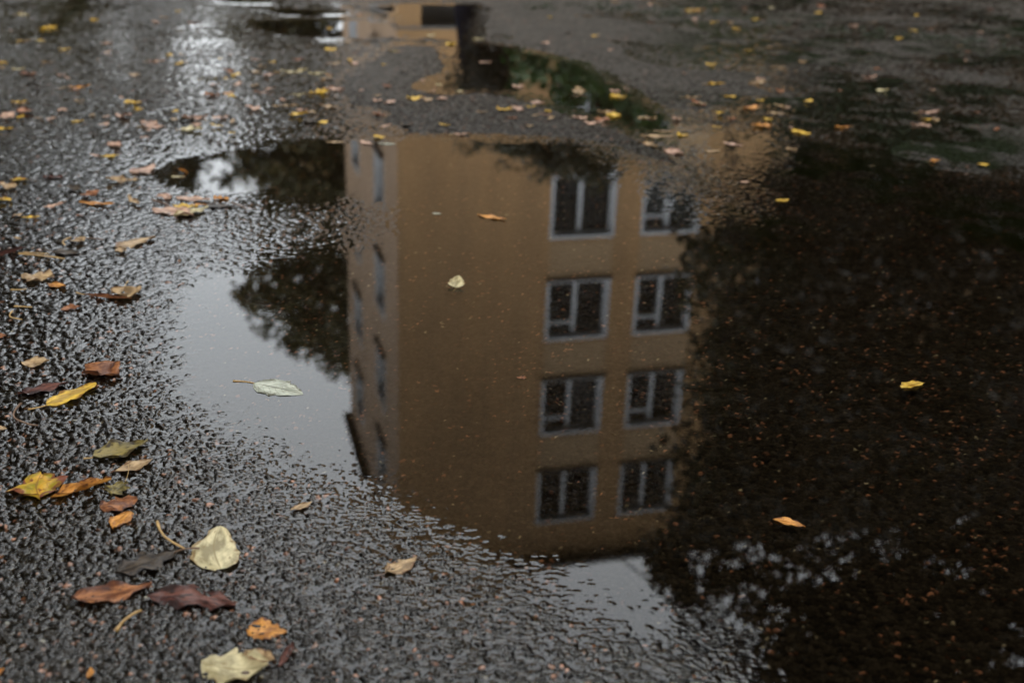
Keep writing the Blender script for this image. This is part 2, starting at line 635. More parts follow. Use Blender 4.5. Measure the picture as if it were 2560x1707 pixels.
for px, py, rx, s in ((560, 1040, 0.16, 0.025), (700, 1120, 0.18, 0.030), (850, 1190, 0.18, 0.025), (1300, 1420, 0.16, 0.022), (1450, 1520, 0.16, 0.022), (430, 820, 0.15, 0.012)):
    sdm = sdm + s * bump_at(px, py, rx)
# how gently the pavement dips at each stretch of shore (rise per metre)
slope = np.full(GX.shape, 0.060, np.float32)
for px, py, rx, s in ((620, 1060, 0.22, 0.040), (800, 1150, 0.22, 0.040), (1000, 1260, 0.22, 0.034), (1250, 1400, 0.2, 0.05), (1460, 1520, 0.2, 0.07), (1700, 1690, 0.25, 0.026),
                      (430, 830, 0.2, 0.04), (760, 590, 0.25, 0.022), (870, 545, 0.3, 0.016), (1860, 520, 0.45, 0.015), (1720, 430, 0.4, 0.02),
                      (2050, 400, 0.7, 0.011), (2300, 430, 0.7, 0.010), (2500, 440, 0.7, 0.010), (1180, 180, 0.5, 0.012), (1130, 215, 0.5, 0.014)):
    wgt = bump_at(px, py, rx)
    slope = slope * (1 - wgt) + s * wgt
DEEP, UP = 0.014, 0.007
G = np.where(sdm > 0, -DEEP * (1 - np.exp(-sdm * slope / DEEP)), UP * (1 - np.exp(sdm * slope / UP)))
for px, py, rx, s in ((1960, 470, 0.30, 0.0024), (2160, 430, 0.45, 0.0030), (2400, 450, 0.50, 0.0030), (2560, 470, 0.5, 0.0026), (2300, 390, 0.5, 0.0030)):
    G = np.where(sdm > 0, np.maximum(G, G * (1 - bump_at(px, py, rx)) - 0.0012 * bump_at(px, py, rx)), G)
outside = smooth(0.02, 0.35, -sdm)
G = G + outside * (0.006 * fbm(GX * 1.3, GY * 1.3, 9, 2) + 0.004 * fbm(GX * 5, GY * 5, 19, 2))
G = G + (sdm <= 0) * 0.0
G = G * (1 - smooth(20, 34, RR)) - 0.002 * smooth(20, 34, RR)
# stones
f1, f2, cx, cy = cells(GX + 0.009 * fbm(GX * 75, GY * 75, 31, 2), GY + 0.009 * fbm(GX * 75 + 9, GY * 75, 33, 2), 0.0086, 41)
hid = hsh(cx, cy, 77)
hid2 = hsh(cx, cy, 78)
hid3 = hsh(cx, cy, 79)
edge = smooth(0.02, 0.34, f2 - f1)
dome = np.clip(1 - (f1 / 0.85) ** 2, 0, 1)
big = edge * (0.55 + 0.45 * dome) * np.where(hid > 0.38, 0.30 + 0.70 * hid, 0.10 * hid)
g1, g2, hx_, hy_ = cells(GX + 0.004 * fbm(GX * 110, GY * 110, 35, 2), GY + 0.004 * fbm(GX * 110 + 5, GY * 110, 37, 2), 0.0054, 141)
small = smooth(0.02, 0.35, g2 - g1) * (0.5 + 0.5 * np.clip(1 - (g1 / 0.85) ** 2, 0, 1)) * (0.12 + 0.55 * hsh(hx_, hy_, 178) ** 1.5)
stone = np.maximum(big, small)
fade = 1 - smooth(9.0, 14.0, RR)
gritf = fbm(GX * 150, GY * 150, 51, 2) * 0.0009
A = G + (stone * 0.0050 - 0.0026 + gritf) * fade * (1 - 0.5 * smooth(3.0, 6.0, RR) * (1 - smooth(0.2, 1.0, GX)))
# film of water that fills the gaps outside the pools
wet_near = np.exp(np.minimum(sdm, 0) / 0.16)
fo = -0.0018 + 0.0010 * wet_near + 0.0013 * fbm(GX * 3.1, GY * 3.1, 61, 3)
for px, py, rx, s in ((900, 1400, 0.35, 0.0004), (1200, 1560, 0.35, 0.0005), (650, 1250, 0.3, 0.0002), (600, 560, 0.45, 0.0002),
                      (150, 1300, 0.3, -0.0005), (120, 900, 0.4, -0.0003), (200, 1600, 0.3, -0.0004)):
    fo = fo + s * bump_at(px, py, rx)
W0 = smax(np.zeros_like(G), G + fo, 0.0012)
Wt = smax(W0, A, 0.0019) - 0.00012

# colours of the single stones (wet bitumen dark, some pinkish granite, some pale)
grey = 0.007 + 0.014 * hid2
C = np.stack([grey * 1.18, grey, grey * 0.80], -1)
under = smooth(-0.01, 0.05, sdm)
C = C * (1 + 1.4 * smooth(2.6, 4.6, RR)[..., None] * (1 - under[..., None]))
pkn = fbm(GX * 210, GY * 210, 71, 2)
clus = smooth(-0.15, 0.25, fbm(GX * 6, GY * 6, 73, 4))
hs3 = hsh(hx_, hy_, 179)
pk = ((hs3 > 0.985 - 0.085 * clus) & (g1 + pkn * 0.6 < 0.16 + 0.36 * hid2)) | ((hid3 > 0.975) & (f1 + pkn * 0.6 < 0.36) & (stone > 0.25))
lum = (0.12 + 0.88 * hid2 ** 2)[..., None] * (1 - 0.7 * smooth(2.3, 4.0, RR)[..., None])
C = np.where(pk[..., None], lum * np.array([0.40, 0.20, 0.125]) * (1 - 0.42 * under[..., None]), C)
pw = (hs3 < 0.012) & (g1 + pkn * 0.5 < 0.36)
C = np.where(pw[..., None], lum * np.array([0.28, 0.25, 0.18]), C)
gapm = (1 - edge)[..., None]
C = C * (1 - 0.6 * gapm)
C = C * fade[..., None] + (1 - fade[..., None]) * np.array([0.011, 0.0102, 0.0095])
# moss and silt in patches of the far right verge
ms = smooth(-0.06, 0.08, fbm(GX * 2.2, GY * 2.6, 91, 5)) * smooth(-0.22, 0.06, fbm(GX * 14, GY * 14, 95, 3)) * smooth(0.0, 0.7, GX - 0.12 * (GY - 2.2)) * smooth(2.2, 3.0, RR)
C = C * (1 - ms[..., None]) + ms[..., None] * np.array([0.006, 0.008, 0.0025])
coarse = smooth(1.9, 3.8, RR)


def grid_mesh(name, Z, keep, material, attrs=(), merge=False):
    idx = np.arange(NR * NA).reshape(NR, NA)
    quads = np.stack([idx[:-1, :-1], idx[:-1, 1:], idx[1:, 1:], idx[1:, :-1]], -1)
    if merge:
        # level stretches of water need no fine grid: one face for each 6 by 6 block
        B = 6
        nb_r, nb_a = (NR - 1) // B, (NA - 1) // B
        extra = []
        Zc = Z[:nb_r * B + 1, :nb_a * B + 1]
        hi, lo = np.full((nb_r, nb_a), -9.0), np.full((nb_r, nb_a), 9.0)
        for i in range(B + 1):
            for j in range(B + 1):
                q = Zc[i:i + (nb_r - 1) * B + 1:B, j:j + (nb_a - 1) * B + 1:B]
                hi, lo = np.maximum(hi, q), np.minimum(lo, q)
        kb = keep[:nb_r * B, :nb_a * B].reshape(nb_r, B, nb_a, B).all((1, 3))
        flat = (hi - lo < 1e-7) & kb
        keep = keep.copy()
        keep[:nb_r * B, :nb_a * B] &= ~np.repeat(np.repeat(flat, B, 0), B, 1)
        bi, bj = np.nonzero(flat)
        bi, bj = bi * B, bj * B
        extra = np.stack([idx[bi, bj], idx[bi, bj + B], idx[bi + B, bj + B], idx[bi + B, bj]], -1)
        quads = np.concatenate([quads[keep], extra])
    else:
        quads = quads[keep] if keep is not None else quads.reshape(-1, 4)
    used = np.unique(quads)
    remap = np.full(NR * NA, -1, np.int64)
    remap[used] = np.arange(len(used))
    q = remap[quads].astype(np.int32)
    co = np.stack([GX.ravel(), GY.ravel(), Z.ravel()], -1)[used].astype(np.float32)
    me = bpy.data.meshes.new(name)
    me.vertices.add(len(used))
    me.vertices.foreach_set('co', co.ravel())
    me.loops.add(q.size)
    me.loops.foreach_set('vertex_index', q.ravel())
    me.polygons.add(len(q))
    me.polygons.foreach_set('loop_start', np.arange(0, q.size, 4, dtype=np.int32))
    me.polygons.foreach_set('use_smooth', np.ones(len(q), bool))
    me.update(calc_edges=True)
    for an, typ, arr in attrs:
        a = me.attributes.new(an, typ, 'POINT')
        if typ == 'FLOAT_COLOR':
            c4 = np.ones((len(used), 4), np.float32)
            c4[:, :3] = arr.reshape(-1, 3)[used]
            a.data.foreach_set('color', c4.ravel())
        else:
            a.data.foreach_set('value', arr.ravel()[used].astype(np.float32))
    me.materials.append(MATS[material])
    return link(bpy.data.objects.new(name, me))


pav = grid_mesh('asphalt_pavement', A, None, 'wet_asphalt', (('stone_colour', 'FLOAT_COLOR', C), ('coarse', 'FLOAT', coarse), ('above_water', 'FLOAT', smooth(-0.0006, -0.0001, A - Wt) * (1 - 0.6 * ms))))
tag(pav, 'dark wet asphalt pavement with exposed stones around the puddle', kind='structure')
azn = AA + 0.35 * fbm(GX * 1.5, GY * 1.5, 23, 4)
dry_patch = (azn > -0.10) & ((azn < 0.10) | (fbm(GX * 1.8, GY * 2.6, 29, 4) > 0.07))
vis = Wt > A - 0.00010
keep = vis[:-1, :-1] | vis[1:, :-1] | vis[:-1, 1:] | vis[1:, 1:]
keep &= (RR[:-1, :-1] < 10) & ~((RR[:-1, :-1] > 3.2) & (sdm[:-1, :-1] < -0.06) & dry_patch[:-1, :-1])
pud = grid_mesh('puddle_water', Wt, keep, 'water', merge=True)
tag(pud, 'still rain puddle mirroring the ochre building, trees and sky', kind='structure')
TOPZ = np.maximum(A, Wt)


def surf(x, y, k=2):
    r, a = math.hypot(x, y), math.atan2(x, y)
    i = int(np.clip(np.searchsorted(rad, r), k, NR - k - 1))
    j = int(np.clip(np.searchsorted(ang, a), k, NA - k - 1))
    return float(TOPZ[i - k:i + k + 1, j - k:j + k + 1].max())


# land beyond the pavement patch
rings = [(38.0, -0.006), (900.0, -0.05)]
V, F = [], []
for R_, z_ in [(0.0, -0.03)] + [(30.0, -0.03)] + [(900.0, -0.05)]:
    for k in range(48):
        t = 2 * PI * k / 48
        V.append((R_ * math.cos(t), R_ * math.sin(t), z_))
for a_ in (0, 1):
    for k in range(48):
        q = (a_ * 48 + k, (a_ + 1) * 48 + k, (a_ + 1) * 48 + (k + 1) % 48, a_ * 48 + (k + 1) % 48)
        F.append(q)
gr = mesh_obj('ground', V, F, 'soil')
tag(gr, kind='structure')

# ------------------------------------------------------------------ the apartment building seen in the water
S = 2.9 / 0.10517941
AZ, PHI = -0.10843056, 0.27480315
BC = Vector((math.sin(AZ) * S, math.cos(AZ) * S, 0))
bld = empty('apartment_building', BC, PHI)
tag(bld, 'ochre five storey apartment block with white framed windows mirrored upside down in the puddle', 'building')
ROOF = 0.6914519 * S - CAM_H
SILL0 = 0.26927304 * S - CAM_H - 2.9
WH = 1.74
LEN, DEPTH = 26.0, 0.37787563 * S
GF = 3.0
U = [(0.14535138 * S, 0.21031483 * S), (0.23704775 * S, 0.29820867 * S)]
pitch = U[1][0] - U[0][0]
FRONT = [U[0], U[1]] + [(U[1][1] + 1.9 + 2.55 * i, U[1][1] + 1.9 + 1.75 + 2.55 * i) for i in range(0, 6)]
SIDE = [(2.15, 3.85), (7.0, 8.7)]
ROWS = [SILL0 + 2.9 * k for k in range(5)]


def wall_with_holes(name, length, z0, z1, holes_u, rows, wh, material, place, parent):
    us = sorted({0.0, length} | {a for h in holes_u for a in h})
    zs = sorted({z0, z1} | {a for r in rows for a in (r, r + wh)})
    V, F = [], []
    for i in range(len(us) - 1):
        for j in range(len(zs) - 1):
            um, zm = (us[i] + us[i + 1]) / 2, (zs[j] + zs[j + 1]) / 2
            if any(a < um < b for a, b in holes_u) and any(r < zm < r + wh for r in rows):
                continue
            b = len(V)
            V += [place(us[i], 0, zs[j]), place(us[i + 1], 0, zs[j]), place(us[i + 1], 0, zs[j + 1]), place(us[i], 0, zs[j + 1])]
            F.append((b, b + 1, b + 2, b + 3))
    return mesh_obj(name, V, F, material, parent)


def front_place(u, d, z):
    return (u, d, z)


def side_place(u, d, z):
    return (d, u, z)


wall_with_holes('wall', LEN, GF, ROOF, FRONT, ROWS, WH, 'ochre_render', front_place, bld)
wall_with_holes('wall', DEPTH, GF, ROOF, SIDE, ROWS, WH, 'taupe_render', side_place, bld)
# back and far end, ground floor set back behind corner pillars
mesh_obj('wall', [(0, DEPTH, 0), (LEN, DEPTH, 0), (LEN, DEPTH, ROOF), (0, DEPTH, ROOF), (LEN, 0, 0), (LEN, 0, ROOF)], [(0, 1, 2, 3), (4, 1, 2, 5)], 'ochre_render', bld)
V, F = box_vf(0.5, LEN, 0.9, DEPTH - 0.9, 0, GF)
mesh_obj('plinth', V, F, 'grey_plinth', bld)
V, F = box_vf(0.02, LEN - 0.02, 0.02, DEPTH - 0.02, GF - 0.06, GF)
mesh_obj('soffit', V, F, 'grey_plinth', bld)
for ux in (0.03, 6.1, 12.2, 18.3, 24.4):
    V, F = box_vf(ux, ux + 0.55, 0.03, 0.55, 0, GF - 0.06)
    mesh_obj('pillar', V, F, 'ochre_render', bld)
V, F = box_vf(0.03, 0.5, DEPTH - 0.6, DEPTH - 0.03, 0, GF - 0.06)
mesh_obj('pillar', V, F, 'taupe_render', bld)
V, F = box_vf(-0.25, LEN + 0.25, -0.25, DEPTH + 0.25, ROOF, ROOF + 0.18)
roof = mesh_obj('roof', V, F, 'roof_felt', bld)
V, F = box_vf(-0.34, LEN + 0.3, -0.36, -0.255, ROOF + 0.03, ROOF + 0.16)
mesh_obj('gutter', V, F, 'gutter_grey', roof)
# greyer infill panels between the window rows
for r in ROWS[:-1]:
    for (a, b) in FRONT[:6]:
        V, F = box_vf(a + 0.02, b - 0.02, -0.012, 0.0, r + WH + 0.10, r + 2.9 - 0.10)
        mesh_obj('panel', V, F, 'ochre_panel', bld)


def window(place, a, b, z, parent, seed, flip=False):
    rr = random.Random(seed)
    w, h = b - a, WH
    dp = 0.24

    def bx(u0, u1, d0, d1, z0, z1, V, F):
        p0, p1 = place(u0, d0, z0), place(u1, d1, z1)
        box_vf(min(p0[0], p1[0]), max(p0[0], p1[0]), min(p0[1], p1[1]), max(p0[1], p1[1]), z0, z1, V, F)

    # white lining of the opening, with a trim a little proud of the wall
    V, F = [], []
    t = 0.09
    bx(a, a + t, -0.02, dp, z, z + h, V, F)
    bx(b - t, b, -0.02, dp, z, z + h, V, F)
    bx(a + t, b - t, -0.02, dp, z + h - t, z + h, V, F)
    bx(a + t, b - t, 0.02, dp, z, z + 0.08, V, F)
    wobj = mesh_obj('window', V, F, 'white_paint', parent)
    # sash frame set back
    V, F = [], []
    s0, s1 = dp - 0.10, dp - 0.03
    ia, ib, iz0, iz1 = a + t, b - t, z + 0.08, z + h - t
    f = 0.05
    bx(ia, ia + f, s0, s1, iz0, iz1, V, F)
    bx(ib - f, ib, s0, s1, iz0, iz1, V, F)
    bx(ia + f, ib - f, s0, s1, iz0, iz0 + f, V, F)
    bx(ia + f, ib - f, s0, s1, iz1 - f, iz1, V, F)
    mid = ia + (ib - ia) * (0.47 if not flip else 0.53)
    bx(mid - 0.06, mid + 0.06, s0, s1, iz0 + f, iz1 - f, V, F)
    mesh_obj('frame', V, F, 'white_paint', wobj)
    if rr.random() < 0.5:
        V, F = [], []
        zt = iz1 - 0.42
        bx(ia + f, mid - 0.06, s0 + 0.005, s1 - 0.005, zt, zt + 0.08, V, F)
        mesh_obj('transom', V, F, 'white_paint', wobj)
    for (u0, u1) in ((ia + f, mid - 0.06), (mid + 0.06, ib - f)):
        V, F = [], []
        bx(u0, u1, s0 + 0.03, s0 + 0.036, iz0 + f, iz1 - f, V, F)
        mesh_obj('pane', V, F, 'glass', wobj)
    # dim room behind the panes, with a drawn curtain in some
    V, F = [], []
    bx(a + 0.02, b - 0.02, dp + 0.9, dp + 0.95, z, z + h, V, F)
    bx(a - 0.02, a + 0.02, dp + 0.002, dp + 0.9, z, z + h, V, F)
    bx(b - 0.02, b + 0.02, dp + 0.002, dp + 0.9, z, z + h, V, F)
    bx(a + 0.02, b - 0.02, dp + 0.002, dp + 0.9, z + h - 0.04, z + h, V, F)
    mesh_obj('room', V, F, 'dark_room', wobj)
    if rr.random() < 0.35:
        k = rr.choice([(ia, mid), (mid, ib), (ia, ib)])
        V, F = [], []
        nn = 14
        zz0, zz1 = iz0 + rr.uniform(0.1, 0.5), iz1
        for i in range(nn + 1):
            u = k[0] + (k[1] - k[0]) * i / nn
            dd = dp + 0.10 + 0.03 * math.sin(i * 1.9)
            V += [place(u, dd, zz0), place(u, dd, zz1)]
            if i:
                b0 = 2 * (i - 1)
                F.append((b0, b0 + 2, b0 + 3, b0 + 1))
        mesh_obj('curtain', V, F, 'curtain_cloth', wobj)
    V, F = [], []
    bx(a - 0.04, b + 0.04, -0.11, 0.0195, z - 0.045, z, V, F)
    mesh_obj('sill', V, F, 'sill_metal', wobj)


sd0 = 0
for (a, b) in FRONT[:6]:
    for z in ROWS:
        sd0 += 1
        window(front_place, a, b, z, bld, sd0)
for (a, b) in SIDE:
    for z in ROWS:
        sd0 += 1
        window(side_place, a, b, z, bld, sd0)


# ------------------------------------------------------------------ trees
def leaf_cloud(name, clusters, n_per, size, material, parent, seed, spread=0.55):
    """leaf-sized bent blades gathered round twig ends"""
    r = np.random.default_rng(seed)
    P, tint = [], []
    for (c, rad_, k) in clusters:
        m_ = max(3, int(n_per * k))
        d = r.normal(size=(m_, 3))
        d /= np.linalg.norm(d, axis=1)[:, None]
        rr = r.random(m_) ** spread
        P.append(np.array(c) + d * rr[:, None] * rad_ * np.array([1, 1, 0.75]))
        tint.append(np.clip(r.normal(0.35 + 0.35 * r.random(), 0.18, m_), 0, 1))
    P = np.concatenate(P)
    tint = np.concatenate(tint)
    m_ = len(P)
    a = r.normal(size=(m_, 3))
    a[:, 2] = a[:, 2] * 0.6 - 0.35
    a /= np.linalg.norm(a, axis=1)[:, None]
    b = np.cross(a, r.normal(size=(m_, 3)))
    b /= np.linalg.norm(b, axis=1)[:, None]
    s = size * r.uniform(0.6, 1.35, m_)[:, None]
    nrm = np.cross(a, b)
    v0 = P - a * s * 0.5
    v1 = P + b * s * 0.30 + nrm * s * 0.06
    v2 = P + a * s * 0.55
    v3 = P - b * s * 0.30 + nrm * s * 0.06
    co = np.stack([v0, v1, v2, v3], 1).reshape(-1, 3).astype(np.float32)
    me = bpy.data.meshes.new(name)
    me.vertices.add(len(co))
    me.vertices.foreach_set('co', co.ravel())
    me.loops.add(m_ * 4)
    me.loops.foreach_set('vertex_index', np.arange(m_ * 4, dtype=np.int32))
    me.polygons.add(m_)
    me.polygons.foreach_set('loop_start', np.arange(0, m_ * 4, 4, dtype=np.int32))
    me.update(calc_edges=True)
    at = me.attributes.new('tint', 'FLOAT', 'POINT')
    at.data.foreach_set('value', np.repeat(tint, 4).astype(np.float32))
    me.materials.append(MATS[material])
    return link(bpy.data.objects.new(name, me), parent)


def tree(name, base, blobs, n_cl, n_per, leaf, material, seed, label, trunk_r=0.2, bark='bark', cat='tree', cl_r=0.55, limbs=10, shell=0.5, group=None, sway=1.0, limb_r=0.55):
    """blobs: (offset from base, radii) ellipsoids that make up the crown"""
    rr = random.Random(seed)
    r = np.random.default_rng(seed)
    root = empty(name, base)
    tag(root, label, cat, group)
    vols = [b[1][0] * b[1][1] * b[1][2] for b in blobs]
    tot = sum(vols)
    cl = []
    for (o, R), v in zip(blobs, vols):
        for _ in range(max(4, int(n_cl * v / tot))):
            d = r.normal(size=3)
            d /= np.linalg.norm(d)
            q = r.random() ** (1 / 3 * shell * 2)
            lump = 0.82 + 0.36 * math.sin(3 * d[0] + seed) * math.sin(4 * d[1] + 1.3 * seed) * math.cos(3 * d[2])
            p_ = np.array(o) + d * q * lump * np.array(R)
            cl.append((p_, cl_r * r.uniform(0.6, 1.3), r.uniform(0.5, 1.5)))
    # trunk
    top = np.array(blobs[0][0]) + np.array([0, 0, blobs[0][1][2] * 0.45])
    pts, rads = [], []
    K = 9
    for i in range(K):
        t = i / (K - 1)
        p_ = top * t
        w = 0.10 * math.sin(t * PI) * top[2] * 0.3 * sway
        pts.append((p_[0] + w * math.sin(t * 5 + seed), p_[1] + w * math.cos(t * 4 + seed), p_[2] - (0.05 if i == 0 else 0)))
        rads.append(trunk_r * (1.35 if i == 0 else 1.0) * (1 - 0.8 * t))
    V, F = tube_vf(pts, rads, 10)
    trunk = mesh_obj('trunk', V, F, bark, root, True)
    for i in range(limbs):
        t = rr.uniform(0.35, 0.95)
        s_ = Vector(pts[int(t * (K - 1))])
        c, rc, k = cl[rr.randrange(len(cl))]
        e = Vector(c)
        mid = s_.lerp(e, 0.5) + Vector((rr.uniform(-.2, .2), rr.uniform(-.2, .2), rr.uniform(0, .35))) * (e - s_).length * 0.4
        r0 = trunk_r * (1 - 0.8 * t) * limb_r
        ptl = [s_, s_.lerp(mid, 0.6), mid, mid.lerp(e, 0.5), e]
        V, F = tube_vf([tuple(q) for q in ptl], [r0, r0 * .8, r0 * .6, r0 * .4, r0 * .15], 6)
        mesh_obj('limb', V, F, bark, root, True)
    crown = leaf_cloud('crown', cl, n_per, leaf, material, root, seed)
    tag(crown, kind='stuff')
    return root


def at_mirror(px, py, dist):
    return rp(px, py, dist)


def blob(px, py, dist, rx, rz, base, ry=None):
    q = rp(px, py, dist)
    return ((q.x - base[0], q.y - base[1], q.z), (rx, ry or rx, rz))


# left of the building, behind it: big olive tree
D = 44.0
b0 = rp(800, 500, D)
b0 = (b0.x, b0.y, -0.01)
tree('broadleaf_tree', b0, [blob(815, 640, D, 3.7, 5.0, b0), blob(770, 330, D, 3.4, 4.6, b0), blob(850, 850, D, 1.9, 2.3, b0), blob(770, 120, D, 3.0, 3.8, b0), blob(700, 60, D, 2.0, 3.0, b0), blob(690, 720, D, 1.5, 1.9, b0), blob(655, 440, D, 1.0, 1.1, b0), blob(640, 640, D, 1.1, 1.2, b0)],
     420, 75, 0.30, 'foliage_olive', 3, 'olive tree mirrored against the sky just left of the building', 0.36, cl_r=0.85, limbs=14)
# thin tree further left whose crown leaves gaps of sky
D = 30.0
b0 = rp(420, 300, D)
b0 = (b0.x, b0.y, -0.01)
tree('broadleaf_tree', b0, [blob(440, 420, D, 1.5, 1.2, b0), blob(360, 330, D, 2.0, 1.8, b0), blob(300, 520, D, 1.6, 1.4, b0), blob(575, 400, D, 0.55, 0.9, b0)],
     110, 60, 0.22, 'foliage_dark', 5, 'thin dark tree at the left end of the puddle with sky gaps in its crown', 0.2, cl_r=0.55, limbs=8)
D = 33.0
b0 = rp(120, 200, D)
b0 = (b0.x, b0.y, -0.01)
tree('broadleaf_tree', b0, [blob(150, 330, D, 3.0, 3.4, b0), blob(-150, 420, D, 3.8, 5.0, b0), blob(110, 60, D, 3.0, 2.4, b0), blob(60, 620, D, 2.6, 3.0, b0), blob(-600, 400, D, 5.0, 6.0, b0)],
     420, 60, 0.26, 'foliage_dark', 6, 'dark leafy tree farthest left, dulling the wet asphalt there', 0.3, cl_r=0.8, limbs=10)

for hx, hw, hl in ((340, 1.9, 'dark bush mirrored at the top left, nearest the bright streak'), (80, 2.4, 'dark bush mirrored behind the seam at the top left'), (-250, 2.6, 'dark bush beyond the left edge of the picture'), (640, 2.3, 'dark bush mirrored in the far puddle left of the building')):
    D = 29.0 if hx < 500 else 47.0
    b0 = rp(hx, 40, D)
    b0 = (b0.x, b0.y, -0.01)
    tree('garden_shrub', b0, [blob(hx, 40, D, hw, 1.5, b0), blob(hx - 90, -20, D, hw, 1.6, b0), blob(hx + 20, -60, D, hw, 1.6, b0)], 110, 50, 0.2, 'foliage_dark', 60 + int(hw * 10) + hx % 7, hl, 0.08, cat='shrub', cl_r=0.5, limbs=5)

# small dark trunked tree before the facade
D = 15.0
b0 = rp(1152, 60, D)
b0 = (b0.x, b0.y, -0.01)
tree('broadleaf_tree', b0, [blob(1165, 235, D, 0.42, 0.24, b0), blob(1215, 165, D, 0.26, 0.36, b0), blob(1410, 375, D, 0.58, 0.46, b0), blob(1290, 345, D, 0.50, 0.34, b0), blob(1500, 425, D, 0.36, 0.38, b0), blob(1330, 385, D, 0.40, 0.26, b0), blob(1190, 362, D, 0.28, 0.13, b0), blob(1570, 320, D, 0.4, 0.4, b0)],
     260, 26, 0.075, 'foliage_dark', 9, 'small tree with a blue black trunk mirrored in front of the ochre facade', 0.19, 'navy_bark', cl_r=0.17, limbs=14, sway=0.15, limb_r=0.12)
D = 14.0
b0 = rp(1225, 60, D)
b0 = (b0.x, b0.y, -0.01)
tree('garden_shrub', b0, [blob(1228, 110, D, 0.30, 0.55, b0), blob(1220, 190, D, 0.36, 0.34, b0)], 90, 40, 0.08, 'foliage_black', 15, 'blackish shrub mirrored between the dark trunk and the green shrub', 0.04, cat='shrub', cl_r=0.2, limbs=4)
# green shrub to the right of that trunk
D = 13.5
b0 = rp(1430, 60, D)
b0 = (b0.x, b0.y, -0.01)
tree('garden_shrub', b0, [blob(1400, 170, D, 0.70, 0.55, b0), blob(1530, 200, D, 0.7, 0.6, b0), blob(1300, 80, D, 0.35, 0.45, b0), blob(1650, 240, D, 0.7, 0.5, b0), blob(1700, 100, D, 0.9, 0.8, b0)],
     150, 45, 0.11, 'foliage_green', 12, 'green garden shrub mirrored in the channel right of the dark trunk', 0.05, cat='shrub', cl_r=0.25, limbs=7)

# dark trees over the right half
spec = [
    (1980, 16.5, [(2040, 700, 1.9, 2.6), (1900, 960, 1.2, 1.5), (1900, 640, 0.55, 0.9), (2050, 1050, 2.2, 2.0), (2110, 570, 1.5, 0.9), (1790, 640, 0.22, 0.3), (1810, 830, 0.3, 0.35), (1790, 1020, 0.3, 0.35), (1740, 1280, 0.3, 0.3), (1900, 1230, 1.7, 1.4), (1810, 1180, 0.55, 1.0), (1715, 1370, 0.6, 0.5)], 21, 'near dark tree whose leaves overlap the right windows of the mirrored facade'),
    (2350, 17.5, [(2380, 760, 2.8, 3.4), (2330, 460, 2.6, 2.0), (2450, 1080, 2.4, 2.2), (2250, 1280, 2.0, 1.2)], 22, 'middle dark tree in the black right half of the puddle'),
    (2850, 18.0, [(2800, 760, 3.2, 3.6), (2750, 450, 2.8, 2.2), (2750, 1150, 2.6, 2.4)], 23, 'dark tree at the far right edge of the puddle'),
]
for px, D, bl, seed, lab in spec:
    b0 = rp(px, 300, D)
    b0 = (b0.x, b0.y, -0.01)
    tree('broadleaf_tree', b0, [blob(x_, y_, D, rx, rz, b0) for x_, y_, rx, rz in bl], 470, 66, 0.155, 'foliage_black', seed, lab, 0.13, cl_r=0.52, limbs=16, group='dark trees on the right')
D = 15.5
b0 = rp(1830, 300, D)
b0 = (b0.x, b0.y, -0.01)
tree('broadleaf_tree', b0, [blob(1790, 700, D, 0.55, 0.9, b0), blob(1790, 940, D, 0.5, 0.8, b0), blob(1760, 1180, D, 0.45, 0.7, b0), blob(1650, 1340, D, 0.3, 0.3, b0)],
     110, 11, 0.12, 'foliage_dark', 29, 'sparse slender tree whose leaf tips cross the right window column', 0.05, cl_r=0.4, limbs=12)
for hx, hl in ((1900, 'low dark bush at the foot of the trees right of the facade'), (2350, 'low dark bush under the middle trees on the right'), (2850, 'low dark bush under the farthest right trees')):
    D = 21.0
    b0 = rp(hx, 60, D)
    b0 = (b0.x, b0.y, -0.01)
    tree('garden_shrub', b0, [blob(hx, 130, D, 1.9, 1.5, b0), blob(hx - 150, 40, D, 1.8, 1.5, b0), blob(hx + 160, 60, D, 1.8, 1.6, b0), blob(hx, -40, D, 1.9, 1.2, b0)], 150, 55, 0.16, 'foliage_black', 300 + hx, hl, 0.06, cat='shrub', cl_r=0.45, limbs=5)
# tall tree close by on the right whose canopy hangs over
D = 9.5
b0 = rp(3100, 300, D)
b0 = (b0.x, b0.y, -0.01)
tree('broadleaf_tree', b0, [blob(2250, 1700, D, 1.9, 1.25, b0), blob(1880, 1600, D, 0.8, 0.75, b0), blob(2550, 1560, D, 1.6, 1.2, b0), blob(1715, 1500, D, 0.34, 0.36, b0), blob(2150, 1500, D, 0.9, 0.45, b0), blob(1830, 1430, D, 0.42, 0.30, b0), blob(1960, 1440, D, 0.5, 0.32, b0), blob(1690, 1420, D, 0.16, 0.2, b0), blob(2400, 1900, D, 2.6, 1.6, b0), blob(1740, 1750, D, 0.6, 0.7, b0)],
     480, 80, 0.105, 'foliage_black', 31, 'tall overhanging tree mirrored at the bottom right of the puddle', 0.2, cl_r=0.34, limbs=14)

